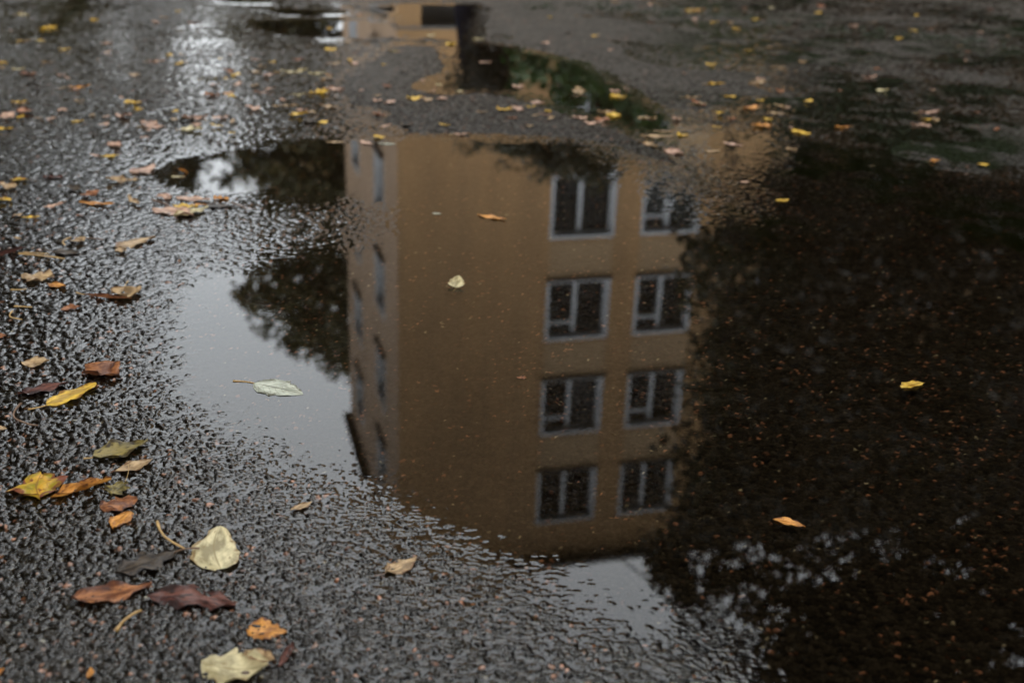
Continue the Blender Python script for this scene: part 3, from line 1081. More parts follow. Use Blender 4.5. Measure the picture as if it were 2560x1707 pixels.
D = 10.5
b0 = rp(-420, 300, D)
b0 = (b0.x, b0.y, -0.01)
tree('broadleaf_tree', b0, [blob(60, 1050, D, 1.25, 1.9, b0), blob(-250, 900, D, 1.6, 2.0, b0), blob(150, 1480, D, 1.5, 1.3, b0), blob(250, 820, D, 0.45, 0.6, b0), blob(-150, 1550, D, 2.0, 1.6, b0), blob(320, 1800, D, 1.9, 1.3, b0)],
     420, 60, 0.115, 'foliage_dark', 41, 'tall tree darkening the wet stones along the left side', 0.2, cl_r=0.36, limbs=14)
SKY_BLOCKERS = [  # unseen trees, added to keep sky light off the wet stones
    ((-5.5, -3.5), [((0, 0, 6.8), (3.6, 3.6, 4.0)), ((2.2, 2.4, 8.2), (3.2, 3.2, 1.3)), ((-0.8, 0.7, 4.0), (3.0, 3.0, 2.2))], 'unseen leafy tree added to shade the pavement from behind the viewpoint on the left'),
    ((0.5, -6.5), [((0, 0, 8.0), (4.2, 4.2, 4.6)), ((-0.6, 5.6, 9.2), (4.2, 3.6, 1.3)), ((0.5, 0.5, 4.6), (3.6, 3.6, 2.6))], 'unseen tall tree added straight behind the viewpoint with boughs blocking the sky overhead'),
    ((6.5, -2.5), [((0, 0, 7.4), (3.9, 3.9, 4.3)), ((-2.5, 2.0, 8.6), (3.0, 3.0, 1.3)), ((0.9, 0.4, 4.0), (3.2, 3.2, 2.3))], 'unseen leafy tree added to shade the pavement from behind the viewpoint on the right'),
    ((-7.6, 3.2), [((0, 0, 7.6), (3.4, 3.4, 4.6)), ((1.6, 0.6, 9.6), (2.8, 2.6, 1.8)), ((0, 0, 3.6), (2.8, 2.8, 2.4))], 'unseen tall tree added to block sky level with the viewpoint beyond the left edge'),
    ((-6.6, 8.2), [((0, 0, 7.4), (2.4, 3.0, 4.6)), ((0.3, -1.0, 10.6), (2.5, 2.4, 2.0)), ((2.0, -2.0, 13.0), (2.8, 2.8, 1.8)), ((3.2, 0.5, 12.2), (2.3, 2.3, 1.6)), ((-0.4, 0, 3.4), (2.2, 2.6, 2.2))], 'unseen tall tree added to block sky ahead of the viewpoint beyond the left edge'),
    ((9.0, 3.6), [((0, 0, 7.6), (3.4, 3.6, 4.6)), ((-1.4, 0.4, 10.0), (3.0, 3.0, 2.0)), ((0, 0, 3.6), (2.8, 3.2, 2.4))], 'unseen tall tree added to block sky level with the puddle beyond the right edge'),
]
for k, ((bx_, by_), bl, lab) in enumerate(SKY_BLOCKERS):
    tree('broadleaf_tree', (bx_, by_, -0.01), bl, 480, 42, 0.31, 'foliage_dark', 200 + k, lab, 0.26, cl_r=0.8, limbs=14, group='unseen trees added around the viewpoint to block sky light')

# overhead cable across the strip of sky
p0, p1 = rp(1512, 1384, 26.0), rp(1566, 1437, 22.0)
dv = (p1 - p0)
pts = [tuple(p0 - dv * 0.4 + dv * (t / 10) * 4.0 - Vector((0, 0, 0.35 * math.sin(PI * t / 10)))) for t in range(11)]
V, F = tube_vf(pts, [0.022] * 11, 6)
tag(mesh_obj('overhead_cable', V, F, 'cable_black', None, True), 'thin black overhead cable crossing the strip of mirrored sky below the roof', 'cable')


# ------------------------------------------------------------------ fallen leaves
def width_profile(kind, t):
    if kind == 'round':
        w = math.sin(PI * min(1, t ** 0.72)) ** 0.55
        w *= 1 - 0.15 * t
    elif kind == 'lobed':
        w = math.sin(PI * t ** 0.85) ** 0.8 * (1 + 0.32 * math.sin(t * 17 + 0.6))
    elif kind == 'narrow':
        w = math.sin(PI * t ** 0.9) ** 0.9
    else:
        w = math.sin(PI * t ** 0.75) ** 0.8 * (1 + 0.05 * math.sin(t * 30))
    return max(w, 0.0)


def leaf_mesh(kind, ratio, seed, fold=0.15, curl=0.2, wave=0.06, roll=0.0, nt=13, ns=8, notch=False):
    """unit-long blade along +X, base at the origin"""
    r = random.Random(seed)
    ph = [r.uniform(0, 6.28) for _ in range(6)]
    bend = r.uniform(-0.18, 0.18)
    V, UV, F = [], [], []
    for i in range(nt):
        t = i / (nt - 1)
        w = 0.5 * ratio * width_profile(kind, min(max(t, 0.004), 0.996))
        for j in range(ns + 1):
            s = -1 + 2 * j / ns
            jag = 1 + (0.05 * math.sin(t * 41 + ph[0]) + 0.05 * math.sin(t * 23 + ph[1])) * abs(s) ** 2
            ww = w * jag
            if notch and s > 0.4 and 0.70 < t < 0.86:
                ww *= 0.72
            y = s * ww
            z = fold * abs(y) + curl * (t - 0.45) ** 2 * (1 if r else 1)
            z += wave * (math.sin(t * 7 + s * 1.7 + ph[2]) * 0.5 + math.sin(t * 3.1 - s * 3.3 + ph[3]) * 0.6) * (0.3 + abs(s)) * ratio
            z += wave * 0.5 * math.sin(t * 15 + s * 5 + ph[4]) * abs(s)
            if roll:
                a = s * roll
                y = ww * math.sin(a) / roll
                z = z + ww * (1 - math.cos(a)) / roll
            V.append((t, y + bend * math.sin(PI * t) * 0.5, z))
            UV.append((t, 0.5 + 0.5 * s))
    for i in range(nt - 1):
        for j in range(ns):
            a = i * (ns + 1) + j
            F.append((a, a + ns + 1, a + ns + 2, a + 1))
    zs = sorted(v[2] for v in V)
    zb = zs[len(zs) // 6]
    V = [(x, y, z - zb) for x, y, z in V]
    me = bpy.data.meshes.new('fallen_leaf')
    me.from_pydata(V, [], F)
    uvl = me.uv_layers.new(name='UVMap')
    for lp in me.loops:
        uvl.data[lp.index].uv = UV[lp.vertex_index]
    me.polygons.foreach_set('use_smooth', [True] * len(me.polygons))
    me.update()
    return me


def stalk_mesh(length, thick, bend, rise, seed=0):
    pts = []
    for i in range(7):
        t = i / 6
        pts.append((-length * t, bend * length * t * t, rise * length * t))
    V, F = tube_vf(pts, [thick * (0.8 + 0.5 * (i / 6) ** 3) for i in range(7)], 6)
    me = bpy.data.meshes.new('stalk')
    me.from_pydata(V, [], F)
    me.polygons.foreach_set('use_smooth', [True] * len(me.polygons))
    return me


LEAF_N = [0]


def leaf(bx, by, tx, ty, ratio, kind, color, label, fold=0.15, curl=0.2, wave=0.06, roll=0.0, stalk=0.0, sbend=0.3, srise=0.03, lift=0.0, tilt=0.0, notch=False, group=None, scol='stalk_gold'):
    LEAF_N[0] += 1
    a, b = gp(bx, by), gp(tx, ty)
    L = max((b - a).length, 0.008)
    me = leaf_mesh(kind, ratio, LEAF_N[0] * 3 + 1, fold * 0.75, curl * 0.75, wave * 0.8, roll, notch=notch)
    me.materials.append(MATS['leaf_' + color])
    o = link(bpy.data.objects.new('fallen_leaf', me))
    mid = (a + b) / 2
    z = max(surf(mid.x, mid.y), 0) + 0.0004 + lift
    o.location = (a.x, a.y, z)
    o.rotation_euler = (0, -tilt, math.atan2(b.y - a.y, b.x - a.x))
    o.rotation_mode = 'XYZ'
    o.scale = (L, L, L)
    tag(o, label, 'leaf', group or 'fallen leaves')
    if stalk:
        sm = stalk_mesh(stalk, 0.014 if L > .03 else 0.02, sbend, srise)
        sm.materials.append(MATS[scol])
        link(bpy.data.objects.new('stalk', sm), o)
    return o


def twig(x0, y0, x1, y1, thick, material, label, bend=0.15, cat='stalk', name='leaf_stalk'):
    a, b = gp(x0, y0), gp(x1, y1)
    d = b - a
    n_ = Vector((-d.y, d.x, 0))
    pts, rad_ = [], []
    for i in range(9):
        t = i / 8
        q = a + d * t + n_ * bend * math.sin(PI * t)
        q.z = max(surf(q.x, q.y, 3), 0) + thick * 1.0
        pts.append(tuple(q))
        rad_.append(thick * (1.35 if i in (0, 1) else 0.9 if i < 8 else 0.7))
    V, F = tube_vf(pts, rad_, 6)
    o = mesh_obj(name, V, F, material, None, True)
    tag(o, label, cat, 'loose leaf stalks')
    return o


# near left, on the wet asphalt
leaf(554, 1437, 548, 1330, 0.62, 'round', 'cream', 'large round cream leaf lying flat with a notch in its edge', 0.03, 0.03, 0.02, notch=True)
leaf(106, 1199, 102, 1261, 0.95, 'lobed', 'lime', 'crumpled yellow leaf with a red brown upper half', 0.25, 0.25, 0.12)
leaf(128, 1256, 280, 1212, 0.30, 'narrow', 'orange', 'long narrow orange leaf with rolled edges beside the yellow and red one', 0.3, 0.25, 0.10, roll=1.4)
leaf(311, 1222, 282, 1252, 0.95, 'lobed', 'olive', 'olive folded leaf with a long upright golden stalk', 0.3, 0.5, 0.12, stalk=1.1, sbend=-0.3, srise=0.25)
leaf(289, 1188, 382, 1159, 0.50, 'narrow', 'tan', 'greyish tan leaf with brown tip behind the golden upright stalk', 0.1, 0.1, 0.05)
leaf(234, 1153, 372, 1116, 0.55, 'ovate', 'olive', 'broad olive brown leaf above the tan leaf with brown tip', 0.2, 0.2, 0.10, stalk=0.15)
leaf(252, 1283, 345, 1262, 0.85, 'lobed', 'rust', 'torn rust brown leaf under the olive folded leaf', 0.1, 0.1, 0.10)
leaf(328, 1292, 284, 1338, 0.60, 'ovate', 'orange', 'orange brown leaf just below the torn rust leaf', 0.12, 0.15, 0.08)
twig(395, 1320, 464, 1389, 0.0016, 'stalk_gold', 'bent tan leaf stalk left of the large round cream leaf', -0.1)
leaf(436, 1396, 290, 1450, 0.55, 'lobed', 'dark', 'dark soaked leaf with upright brown stalk left of the cream leaf', 0.05, 0.05, 0.06, stalk=0.35, sbend=0.6, srise=0.15, scol='stalk_brown')
leaf(183, 1515, 382, 1478, 0.42, 'ovate', 'rust', 'long rust leaf left of the dark maroon one', 0.15, 0.15, 0.08)
leaf(372, 1510, 590, 1530, 0.42, 'lobed', 'maroon', 'large crumpled maroon leaf below the cream leaf', 0.10, 0.08, 0.10)
twig(294, 1594, 356, 1546, 0.0017, 'stalk_gold', 'short thick tan leaf stalk below the rust leaf', 0.12)
leaf(620, 1586, 718, 1592, 0.85, 'round', 'orange', 'rounded orange brown leaf with a short stub near the bottom edge', 0.06, 0.08, 0.06, stalk=0.25, scol='stalk_brown')
leaf(505, 1680, 672, 1684, 0.80, 'lobed', 'cream', 'pale crumpled leaf cut by the bottom edge', 0.12, 0.2, 0.10)
leaf(612, 1658, 690, 1680, 0.55, 'narrow', 'tan', 'tan curled flap lying on the pale crumpled leaf', 0.3, 0.3, 0.08, lift=0.006)
leaf(735, 1622, 697, 1688, 0.30, 'narrow', 'maroon', 'thin dark brown leaf standing right of the pale crumpled leaf', 0.3, 0.3, 0.08, roll=1.3)
leaf(222, 1715, 230, 1688, 0.45, 'narrow', 'orange', 'orange strip poking up from the bottom edge', 0.2, 0.2, 0.05)
leaf(-25, 1715, 14, 1690, 0.8, 'ovate', 'orange', 'orange leaf cut by the bottom left corner', 0.1, 0.1, 0.06)
leaf(726, 1283, 780, 1262, 0.42, 'narrow', 'tan', 'small tan leaf alone on the wet stones right of the bent stalk', 0.2, 0.2, 0.06)
leaf(965, 1440, 1042, 1402, 0.55, 'ovate', 'tan', 'tan leaf lying on the wet stones below the puddle shore', 0.12, 0.15, 0.08, stalk=0.3, scol='stalk_brown')
# left middle
leaf(119, 1023, 243, 973, 0.42, 'ovate', 'yellow', 'long yellow leaf with rusty edge and golden stalk', 0.15, 0.12, 0.06, stalk=0.3)
leaf(47, 1000, 172, 972, 0.35, 'narrow', 'maroon', 'dark curled leaf behind the long yellow leaf', 0.3, 0.2, 0.10)
twig(55, 1023, 97, 1078, 0.0015, 'stalk_brown', 'curved brown stalk below the dark curled leaf', -0.25)
leaf(214, 932, 300, 948, 0.95, 'lobed', 'rust', 'glossy crumpled orange brown leaf beside the left shore', 0.15, 0.2, 0.14)
leaf(55, 920, 126, 916, 0.90, 'lobed', 'tan', 'ochre leaf with wavy rim at the left', 0.1, 0.12, 0.08)
leaf(313, 728, 320, 756, 0.9, 'ovate', 'tan', 'tan leaf propped up with its stalk pointing away', 0.3, 0.6, 0.10, stalk=0.5, srise=0.12)
leaf(212, 744, 330, 755, 0.16, 'narrow', 'rust', 'long rolled brown leaf in front of the propped tan leaf', 0.2, 0.1, 0.04, roll=2.2, stalk=0.2)
leaf(55, 700, 137, 703, 0.85, 'lobed', 'tan', 'frayed ochre leaf left of the small orange one', 0.1, 0.15, 0.10)
leaf(121, 719, 166, 726, 0.55, 'ovate', 'orange', 'small bright orange leaf right of the frayed ochre leaf', 0.2, 0.2, 0.08)
leaf(139, 638, 199, 640, 0.8, 'round', 'dark', 'dark brown oval leaf flat on the asphalt at the left', 0.05, 0.08, 0.04, stalk=0.5, scol='stalk_brown')
twig(49, 646, 163, 658, 0.0018, 'stalk_gold', 'long golden leaf stalk at the left edge', 0.02)
twig(60, 643, 124, 646, 0.0014, 'stalk_gold', 'shorter golden stalk just behind the long one', 0.02)
leaf(-20, 662, 68, 630, 0.20, 'narrow', 'maroon', 'rolled dark leaf at the left edge over the golden stalks', 0.2, 0.1, 0.05, roll=2.0)
leaf(289, 627, 388, 601, 0.42, 'ovate', 'tan', 'pale tan leaf fading to cream on the left stones', 0.1, 0.12, 0.06)
twig(163, 623, 179, 605, 0.0016, 'stalk_gold', 'hooked golden stalk above the dark oval leaf', 0.2)
leaf(153, 784, 204, 775, 0.7, 'ovate', 'rust', 'small reddish brown leaf on the left stones', 0.08, 0.1, 0.08)
twig(37, 778, 82, 780, 0.0013, 'stalk_gold', 'short yellow stalk lying level at the left', 0.05)
twig(33, 790, 57, 811, 0.0013, 'stalk_gold', 'hooked yellow stalk below the level one', -0.25)
twig(29, 735, 68, 733, 0.0012, 'stalk_gold', 'thin golden stalk under the frayed ochre leaf', -0.1)
twig(205, 605, 260, 608, 0.0013, 'stalk_brown', 'thin brown stalk left of the pale tan leaf', 0.05)
leaf(-14, 850, 18, 852, 0.8, 'ovate', 'rust', 'rust leaf cut by the left edge', 0.1, 0.15, 0.08)
leaf(-14, 1086, 20, 1084, 0.9, 'ovate', 'tan', 'brown tan leaf cut by the left edge lower down', 0.1, 0.1, 0.08)
# afloat
leaf(636, 958, 758, 986, 0.62, 'ovate', 'pale', 'pale green veined leaf awash in the mirrored sky', 0.01, 0.01, 0.010, stalk=0.38, sbend=-0.25, srise=0.0, lift=-0.0001)
leaf(1140, 722, 1148, 707, 1.0, 'round', 'cream', 'cupped pale yellow leaf floating on the mirrored ochre wall', 0.5, 0.9, 0.05, stalk=0.3, srise=0.35, tilt=0.35)
leaf(1194, 538, 1264, 551, 0.35, 'narrow', 'orange', 'orange and pink leaf floating before the mirrored wall', 0.3, 0.25, 0.06)
leaf(1080, 534, 1105, 534, 0.4, 'narrow', 'pale', 'tiny pale sliver left of the orange and pink leaf', 0.1, 0.1, 0.04)
leaf(1292, 944, 1316, 946, 0.7, 'lobed', 'rust', 'tiny rust shred floating left of the third window row', 0.2, 0.3, 0.1)
leaf(2252, 970, 2311, 960, 0.45, 'ovate', 'yellow', 'dull yellow leaf floating alone on the black right side', 0.3, 0.25, 0.06)
leaf(1932, 1299, 2013, 1318, 0.40, 'ovate', 'orange', 'bright orange leaf floating low on the black right side', 0.35, 0.2, 0.05)
leaf(1939, 502, 1972, 501, 0.55, 'ovate', 'yellow', 'small yellow leaf floating right of the mirrored windows', 0.2, 0.2, 0.05)
leaf(1850, 457, 1874, 457, 0.6, 'ovate', 'pink', 'small pinkish leaf just up left of the small yellow floating one', 0.2, 0.2, 0.05)
leaf(1694, 340, 1719, 339, 1.0, 'round', 'yellow', 'bright round yellow leaf at the head of the channel', 0.4, 0.6, 0.08)
leaf(1607, 362, 1644, 368, 0.8, 'lobed', 'tan', 'tan leaf with yellow rim on the tip of the stony tongue', 0.2, 0.3, 0.1)
leaf(1638, 366, 1664, 370, 0.9, 'ovate', 'dark', 'small dark leaf between the tan and the pink one', 0.2, 0.3, 0.1, lift=0.006)
leaf(1660, 378, 1708, 388, 0.8, 'lobed', 'pink', 'pink brown crumpled leaf right of the small dark leaf', 0.2, 0.3, 0.1)
leaf(1807, 357, 1859, 367, 0.30, 'narrow', 'pink', 'long pinkish leaf floating right of the round yellow one', 0.2, 0.2, 0.05)
leaf(1765, 381, 1799, 379, 0.6, 'ovate', 'tan', 'ochre leaf afloat below the long pinkish leaf', 0.2, 0.2, 0.06)
leaf(1981, 327, 2027, 340, 0.55, 'ovate', 'yellow', 'yellow leaf on the stones at the far right shore', 0.2, 0.2, 0.06)
leaf(1965, 374, 1992, 376, 0.7, 'lobed', 'tan', 'curled tan leaf in the water right of the long pinkish leaf', 0.3, 0.5, 0.1)
leaf(1600, 341, 1684, 342, 0.28, 'narrow', 'tan', 'long flat tan leaf left of the round yellow one', 0.1, 0.1, 0.04)
leaf(1632, 327, 1682, 330, 0.25, 'narrow', 'tan', 'slim tan leaf behind the long flat tan leaf', 0.1, 0.1, 0.04)
leaf(1878, 317, 1930, 319, 0.6, 'lobed', 'orange', 'yellow orange crumpled leaf on the right bank', 0.2, 0.3, 0.1)
leaf(1917, 286, 1972, 292, 0.3, 'narrow', 'tan', 'long tan leaf behind the crumpled one on the right bank', 0.1, 0.1, 0.05)
# cluster at the left end of the puddle
leaf(382, 530, 485, 548, 0.50, 'ovate', 'pink', 'large pinkish brown leaf under the heap by the left lobe', 0.12, 0.15, 0.08)
leaf(433, 524, 495, 529, 0.5, 'ovate', 'yellow', 'golden leaf on top of the heap by the left lobe', 0.2, 0.25, 0.1, lift=0.004)
leaf(435, 549, 520, 527, 0.38, 'narrow', 'cream', 'cream leaf at the front of the heap by the left lobe', 0.15, 0.2, 0.08, lift=0.002)
leaf(478, 524, 520, 525, 0.3, 'narrow', 'orange', 'orange slip across the heap by the left lobe', 0.2, 0.2, 0.05, lift=0.008)
leaf(394, 496, 428, 502, 0.9, 'lobed', 'pink', 'small pink brown leaf behind the heap', 0.2, 0.25, 0.1)
leaf(440, 497, 526, 505, 0.40, 'ovate', 'pink', 'long pale pink leaf behind the heap', 0.1, 0.15, 0.06)
leaf(534, 500, 572, 499, 0.85, 'lobed', 'orange', 'orange brown leaf on the near shore of the left lobe', 0.25, 0.4, 0.1)
leaf(512, 517, 584, 521, 0.5, 'ovate', 'dark', 'dark grey soaked leaf right of the heap', 0.05, 0.06, 0.05)
twig(580, 512, 616, 528, 0.002, 'stalk_brown', 'dark twig right of the dark grey leaf', 0.03)
twig(380, 507, 424, 523, 0.002, 'stalk_brown', 'brown twig at the back of the heap', 0.03)
leaf(199, 514, 288, 520, 0.25, 'narrow', 'orange', 'slim orange leaf left of the heap', 0.2, 0.12, 0.05)
leaf(326, 436, 388, 419, 0.6, 'ovate', 'pink', 'pink and orange leaf at the left tip of the puddle', 0.15, 0.25, 0.08)
leaf(428, 443, 462, 442, 0.45, 'narrow', 'cream', 'pale slip floating in the left lobe', 0.1, 0.2, 0.05)
leaf(446, 434, 474, 432, 0.5, 'narrow', 'orange', 'rolled orange leaf standing on the pale slip in the left lobe', 0.2, 0.2, 0.05, roll=1.8, tilt=-0.5, lift=0.012)
leaf(252, 398, 298, 396, 0.5, 'ovate', 'yellow', 'yellow leaf with dark stalk left of the puddle tip', 0.2, 0.2, 0.06, stalk=0.3, scol='stalk_brown')
leaf(27, 461, 72, 462, 0.55, 'lobed', 'lime', 'yellow green leaf at the left edge of the asphalt', 0.2, 0.35, 0.1)
leaf(108, 454, 158, 450, 0.6, 'lobed', 'maroon', 'dark brown leaf right of the yellow green one', 0.15, 0.25, 0.1)
leaf(934, 344, 962, 347, 0.9, 'ovate', 'yellow', 'bright yellow leaf on the far shore above the mirrored side wall', 0.3, 0.5, 0.08)
leaf(945, 359, 990, 361, 0.35, 'narrow', 'pale', 'white sliver floating under the bright yellow leaf at the far shore', 0.1, 0.15, 0.04)
leaf(902, 352, 930, 364, 0.4, 'narrow', 'pink', 'pink sliver left of the white one at the far shore', 0.1, 0.15, 0.04)
leaf(815, 356, 860, 357, 0.4, 'narrow', 'tan', 'tan leaf on the far shore at the corner of the mirrored tree', 0.1, 0.15, 0.04)
# far left and middle, softer
FAR = [
    (113, 75, 26, 'yellow', 'round', 'yellow leaf beside the dark seam at the top left'), (236, 55, 22, 'yellow', 'round', 'yellow leaf right of the dark seam'),
    (57, 42, 30, 'cream', 'ovate', 'cream leaf left of the dark seam near the top'), (97, 108, 16, 'cream', 'round', 'small white leaf below the dark seam'),
    (62, 106, 40, 'tan', 'narrow', 'tan strip left of the small white leaf'), (46, 179, 34, 'cream', 'narrow', 'cream strip at the upper left edge'),
    (6, 162, 26, 'yellow', 'ovate', 'yellow leaf cut by the upper left edge'), (49, 264, 40, 'yellow', 'narrow', 'long yellow leaf on the left asphalt'),
    (198, 259, 24, 'tan', 'ovate', 'tan end of leaf left of the black curled leaf'), (226, 267, 34, 'dark', 'narrow', 'black curled leaf on the left asphalt'),
    (332, 266, 42, 'yellow', 'lobed', 'large yellow leaf in the middle of the left asphalt'), (360, 260, 20, 'maroon', 'ovate', 'small dark leaf touching the large yellow leaf'),
    (347, 280, 26, 'yellow', 'ovate', 'smaller yellow leaf in front of the large yellow leaf'), (199, 225, 56, 'orange', 'narrow', 'thin orange leaf above the black curled leaf'),
    (391, 159, 42, 'pink', 'narrow', 'long pinkish leaf on the grey streak'), (384, 325, 56, 'pink', 'ovate', 'pink brown leaf behind the puddle tip'),
    (479, 333, 54, 'cream', 'lobed', 'cream leaf with brown ends above the left lobe'), (506, 300, 32, 'rust', 'ovate', 'brown leaf on the bright grey streak'),
    (422, 295, 22, 'dark', 'lobed', 'black brown crumpled leaf left of the bright streak'), (530, 246, 36, 'rust', 'lobed', 'dark rusty crumpled leaf on the bright streak'),
    (571, 241, 28, 'orange', 'ovate', 'orange leaf right of the dark rusty one'), (525, 206, 40, 'olive', 'narrow', 'dark olive leaf higher on the bright streak'),
    (537, 145, 16, 'dark', 'ovate', 'small black leaf on the bright streak'), (450, 83, 20, 'olive', 'ovate', 'small olive leaf left of the bright streak'),
    (481, 62, 26, 'rust', 'narrow', 'rust leaf near the top on the bright streak'), (735, 186, 66, 'cream', 'narrow', 'long pale strip in the middle distance'),
    (792, 190, 46, 'cream', 'narrow', 'second pale strip right of the first'), (757, 180, 22, 'yellow', 'narrow', 'yellow flap rising between the two pale strips'),
    (822, 193, 16, 'orange', 'ovate', 'orange end right of the pale strips'), (798, 241, 48, 'yellow', 'lobed', 'yellow curled leaf in front of the pale strips'),
    (746, 245, 30, 'cream', 'narrow', 'white slip left of the yellow curled leaf'), (724, 274, 46, 'tan', 'narrow', 'tan leaf below the white slip'),
    (757, 286, 30, 'pink', 'ovate', 'pink leaf below the tan leaf in the middle distance'), (746, 154, 28, 'rust', 'ovate', 'rust leaf above the pale strips'),
    (681, 161, 16, 'yellow', 'round', 'small yellow leaf left of the rust leaf'), (838, 230, 46, 'pink', 'ovate', 'pink tan leaf right of the yellow curled leaf'),
    (980, 133, 22, 'olive', 'round', 'dark yellow round leaf under the far puddle'), (734, 127, 14, 'dark', 'round', 'black dot of a leaf under the far puddle'),
    (888, 138, 22, 'maroon', 'ovate', 'dark leaf with tan edge under the far puddle'), (980, 210, 14, 'dark', 'round', 'small black leaf by the brown streak'),
    (1127, 112, 24, 'yellow', 'round', 'bright yellow round leaf beside the mirrored dark trunk'), (1078, 90, 20, 'cream', 'round', 'cream leaf afloat on the far mirrored wall'),
    (1197, 101, 30, 'cream', 'narrow', 'cream strip right of the mirrored dark trunk'), (1096, 213, 16, 'cream', 'round', 'small cream leaf on the dark wet patch'),
    (1036, 253, 38, 'yellow', 'lobed', 'yellow and pink leaf on the brown stones'), (1149, 230, 20, 'cream', 'ovate', 'pale leaf right of the yellow and pink one'),
    (1154, 340, 40, 'pink', 'narrow', 'pink strip on the far shore above the ochre wall'), (1259, 279, 36, 'yellow', 'lobed', 'yellow leaf with dark heart on the stony tongue'),
    (1326, 270, 28, 'yellow', 'narrow', 'yellow strip right of the leaf with dark heart'), (1204, 287, 26, 'tan', 'narrow', 'tan strip left of the leaf with dark heart'),
    (1213, 156, 30, 'pink', 'narrow', 'reddish leaf in the dark channel'), (899, 41, 14, 'orange', 'round', 'orange dot of a leaf above the far puddle'),
    (825, 72, 14, 'yellow', 'round', 'yellow dot of a leaf in the far puddle'), (1450, 298, 36, 'pink', 'ovate', 'pinkish leaf along the stony tongue'),
    (1495, 309, 30, 'pink', 'narrow', 'slim pinkish leaf further along the stony tongue'), (1515, 281, 44, 'tan', 'narrow', 'thin tan leaf in the channel water'),
    (1545, 243, 40, 'yellow', 'ovate', 'yellow leaf in the dark green channel water'), (1618, 296, 48, 'tan', 'narrow', 'long tan leaf at the end of the channel'),
    (1777, 166, 24, 'yellow', 'round', 'round yellow leaf standing on the right bank'), (1790, 219, 44, 'yellow', 'narrow', 'yellow strip on the mossy right bank'),
    (1731, 250, 40, 'tan', 'narrow', 'ochre strip left of the pair on the right bank'), (1747, 267, 38, 'cream', 'narrow', 'cream strip below the ochre strip'),
    (1824, 249, 30, 'yellow', 'ovate', 'pale yellow leaf right of the ochre strip'), (1899, 258, 20, 'yellow', 'ovate', 'little yellow leaf behind the brown tipped one'),
    (1876, 277, 36, 'orange', 'lobed', 'orange leaf with brown tip on the right bank'), (2172, 199, 36, 'pink', 'narrow', 'pink strip far on the right bank'),
    (2248, 102, 18, 'yellow', 'round', 'yellow leaf on the mossy seam at the right'), (1888, 55, 18, 'yellow', 'round', 'yellow leaf at the start of the mossy seam'),
    (1928, 24, 14, 'cream', 'round', 'cream dot of a leaf beyond the mossy seam'), (2045, 38, 16, 'yellow', 'round', 'golden dot of a leaf beyond the mossy seam'),
    (2108, 322, 44, 'orange', 'narrow', 'orange strip on the right bank near the water'), (2316, 305, 24, 'yellow', 'ovate', 'yellow leaf on the far right stones'),
    (2294, 318, 36, 'pink', 'narrow', 'pink leaf under the yellow one on the far right stones'), (2336, 406, 26, 'orange', 'ovate', 'orange leaf among wet stones at the right'),
    (2457, 415, 30, 'yellow', 'ovate', 'yellow leaf nearest the right edge among wet stones'), (2321, 289, 50, 'pink', 'narrow', 'long pink leaf behind the yellow one at the far right'),
    (1737, 33, 50, 'lime', 'narrow', 'broad yellow green leaf at the top right of the middle'), (2205, 232, 30, 'cream', 'ovate', 'cream leaf on the grey right bank'),
    (2005, 161, 24, 'tan', 'ovate', 'tan leaf alone on the grey right bank'),
]
for i, (x, y, wpx, colr, kind, lab) in enumerate(FAR):
    rr = random.Random(100 + i)
    q = gp(x, y)
    dep = math.sqrt(q.x ** 2 + q.y ** 2 + CAM_H ** 2)
    L = wpx * dep / FPX
    ratio = {'round': 0.95, 'ovate': 0.6, 'narrow': 0.30, 'lobed': 0.8}[kind]
    sl = rr.uniform(-0.10, 0.10)
    hx = wpx / 2
    o = leaf(x - hx, y, x + hx, y + hx * sl * 0.4, ratio, kind, colr, lab, rr.uniform(0.15, 0.4), rr.uniform(0.2, 0.7), rr.uniform(0.08, 0.16), stalk=rr.choice([0, 0, 0.25]))

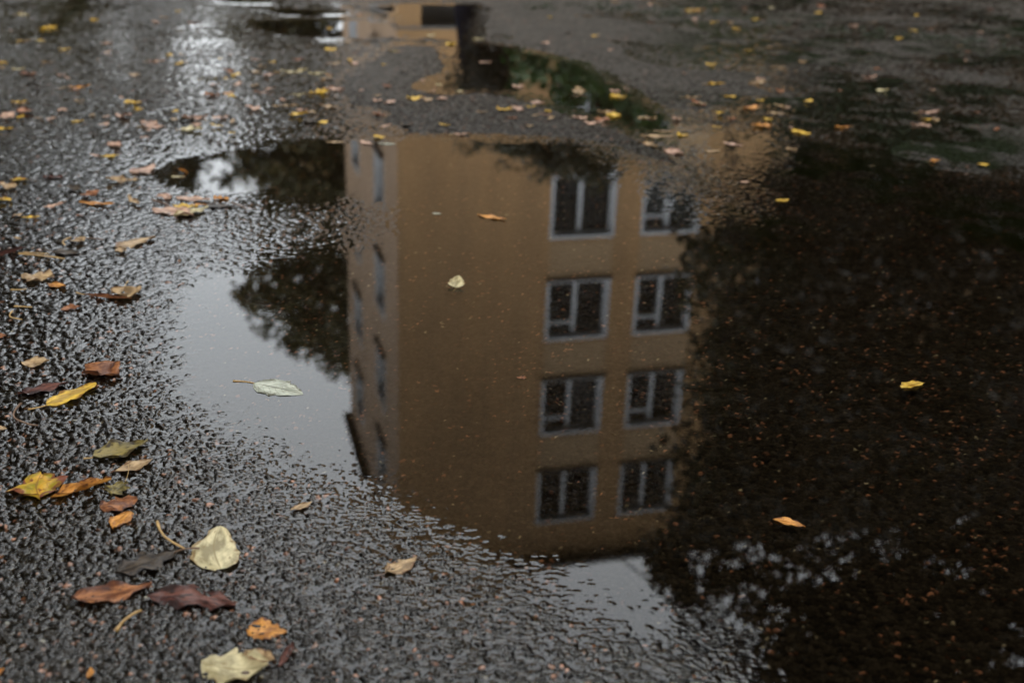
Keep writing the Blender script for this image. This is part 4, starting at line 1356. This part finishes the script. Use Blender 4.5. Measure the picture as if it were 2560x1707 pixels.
# the many small leaves that nothing tells apart, by colour and place
ZONES = [
    ((0, 15, 600, 340), 'left asphalt', 62), ((600, 110, 1120, 335), 'middle asphalt behind the puddle', 46), ((1250, 10, 2560, 330), 'right bank', 64), ((0, 345, 360, 640), 'asphalt left of the puddle tip', 16),
    ((1250, 250, 1560, 340), 'stony tongue', 8),
]
PAL = [('pink', 0.36, 'small pinkish tan'), ('tan', 0.24, 'small ochre tan'), ('yellow', 0.22, 'small yellow'), ('rust', 0.12, 'small rusty'), ('dark', 0.06, 'small blackish')]
SHAPES = {}
for i in range(10):
    k = ['narrow', 'ovate', 'lobed', 'round', 'narrow'][i % 5]
    SHAPES[i] = (k, i)
SHARED = {}
rr = random.Random(5)
for (x0, y0, x1, y1), zone, cnt in ZONES:
    for _ in range(cnt):
        u = rr.random()
        for colr, pr, txt in PAL:
            if u < pr:
                break
            u -= pr
        x, y = rr.uniform(x0, x1), y0 + (y1 - y0) * rr.random() ** 0.8
        q = gp(x, y)
        si = rr.randrange(10)
        key = (si, colr)
        if key not in SHARED:
            k = SHAPES[si][0]
            me = leaf_mesh(k, {'round': 0.9, 'ovate': 0.6, 'narrow': 0.33, 'lobed': 0.8}[k], 900 + si, 0.25, 0.35, 0.10, nt=9, ns=4)
            me.materials.append(MATS['leaf_' + colr])
            SHARED[key] = me
        o = link(bpy.data.objects.new('fallen_leaf', SHARED[key]))
        L = rr.uniform(0.022, 0.062)
        o.scale = (L, L, L)
        o.rotation_euler = (rr.uniform(-.12, .12), rr.uniform(-.12, .12), rr.uniform(0, 6.28))
        o.location = (q.x, q.y, max(surf(q.x, q.y), 0) + 0.002)
        tag(o, txt + ' leaf among the many on the ' + zone, 'leaf', txt + ' leaves on the ' + zone)

# mossy seam where the right bank meets the road beyond
r = np.random.default_rng(77)
line = [gp(1320, 22), gp(1600, 30), gp(1880, 58), gp(2240, 97), gp(2700, 128)]
cl = []
for i in range(len(line) - 1):
    for _ in range(34):
        q = line[i].lerp(line[i + 1], r.random())
        cl.append(((q.x + r.normal() * 0.06, q.y + r.normal() * 0.12, 0.002), 0.035 * r.uniform(0.5, 1.6), r.uniform(0.3, 1.8)))
o = leaf_cloud('moss_seam', cl, 40, 0.014, 'moss_green', None, 78)
tag(o, 'dark green mossy seam along the far right edge of the pavement', 'moss', kind='stuff')
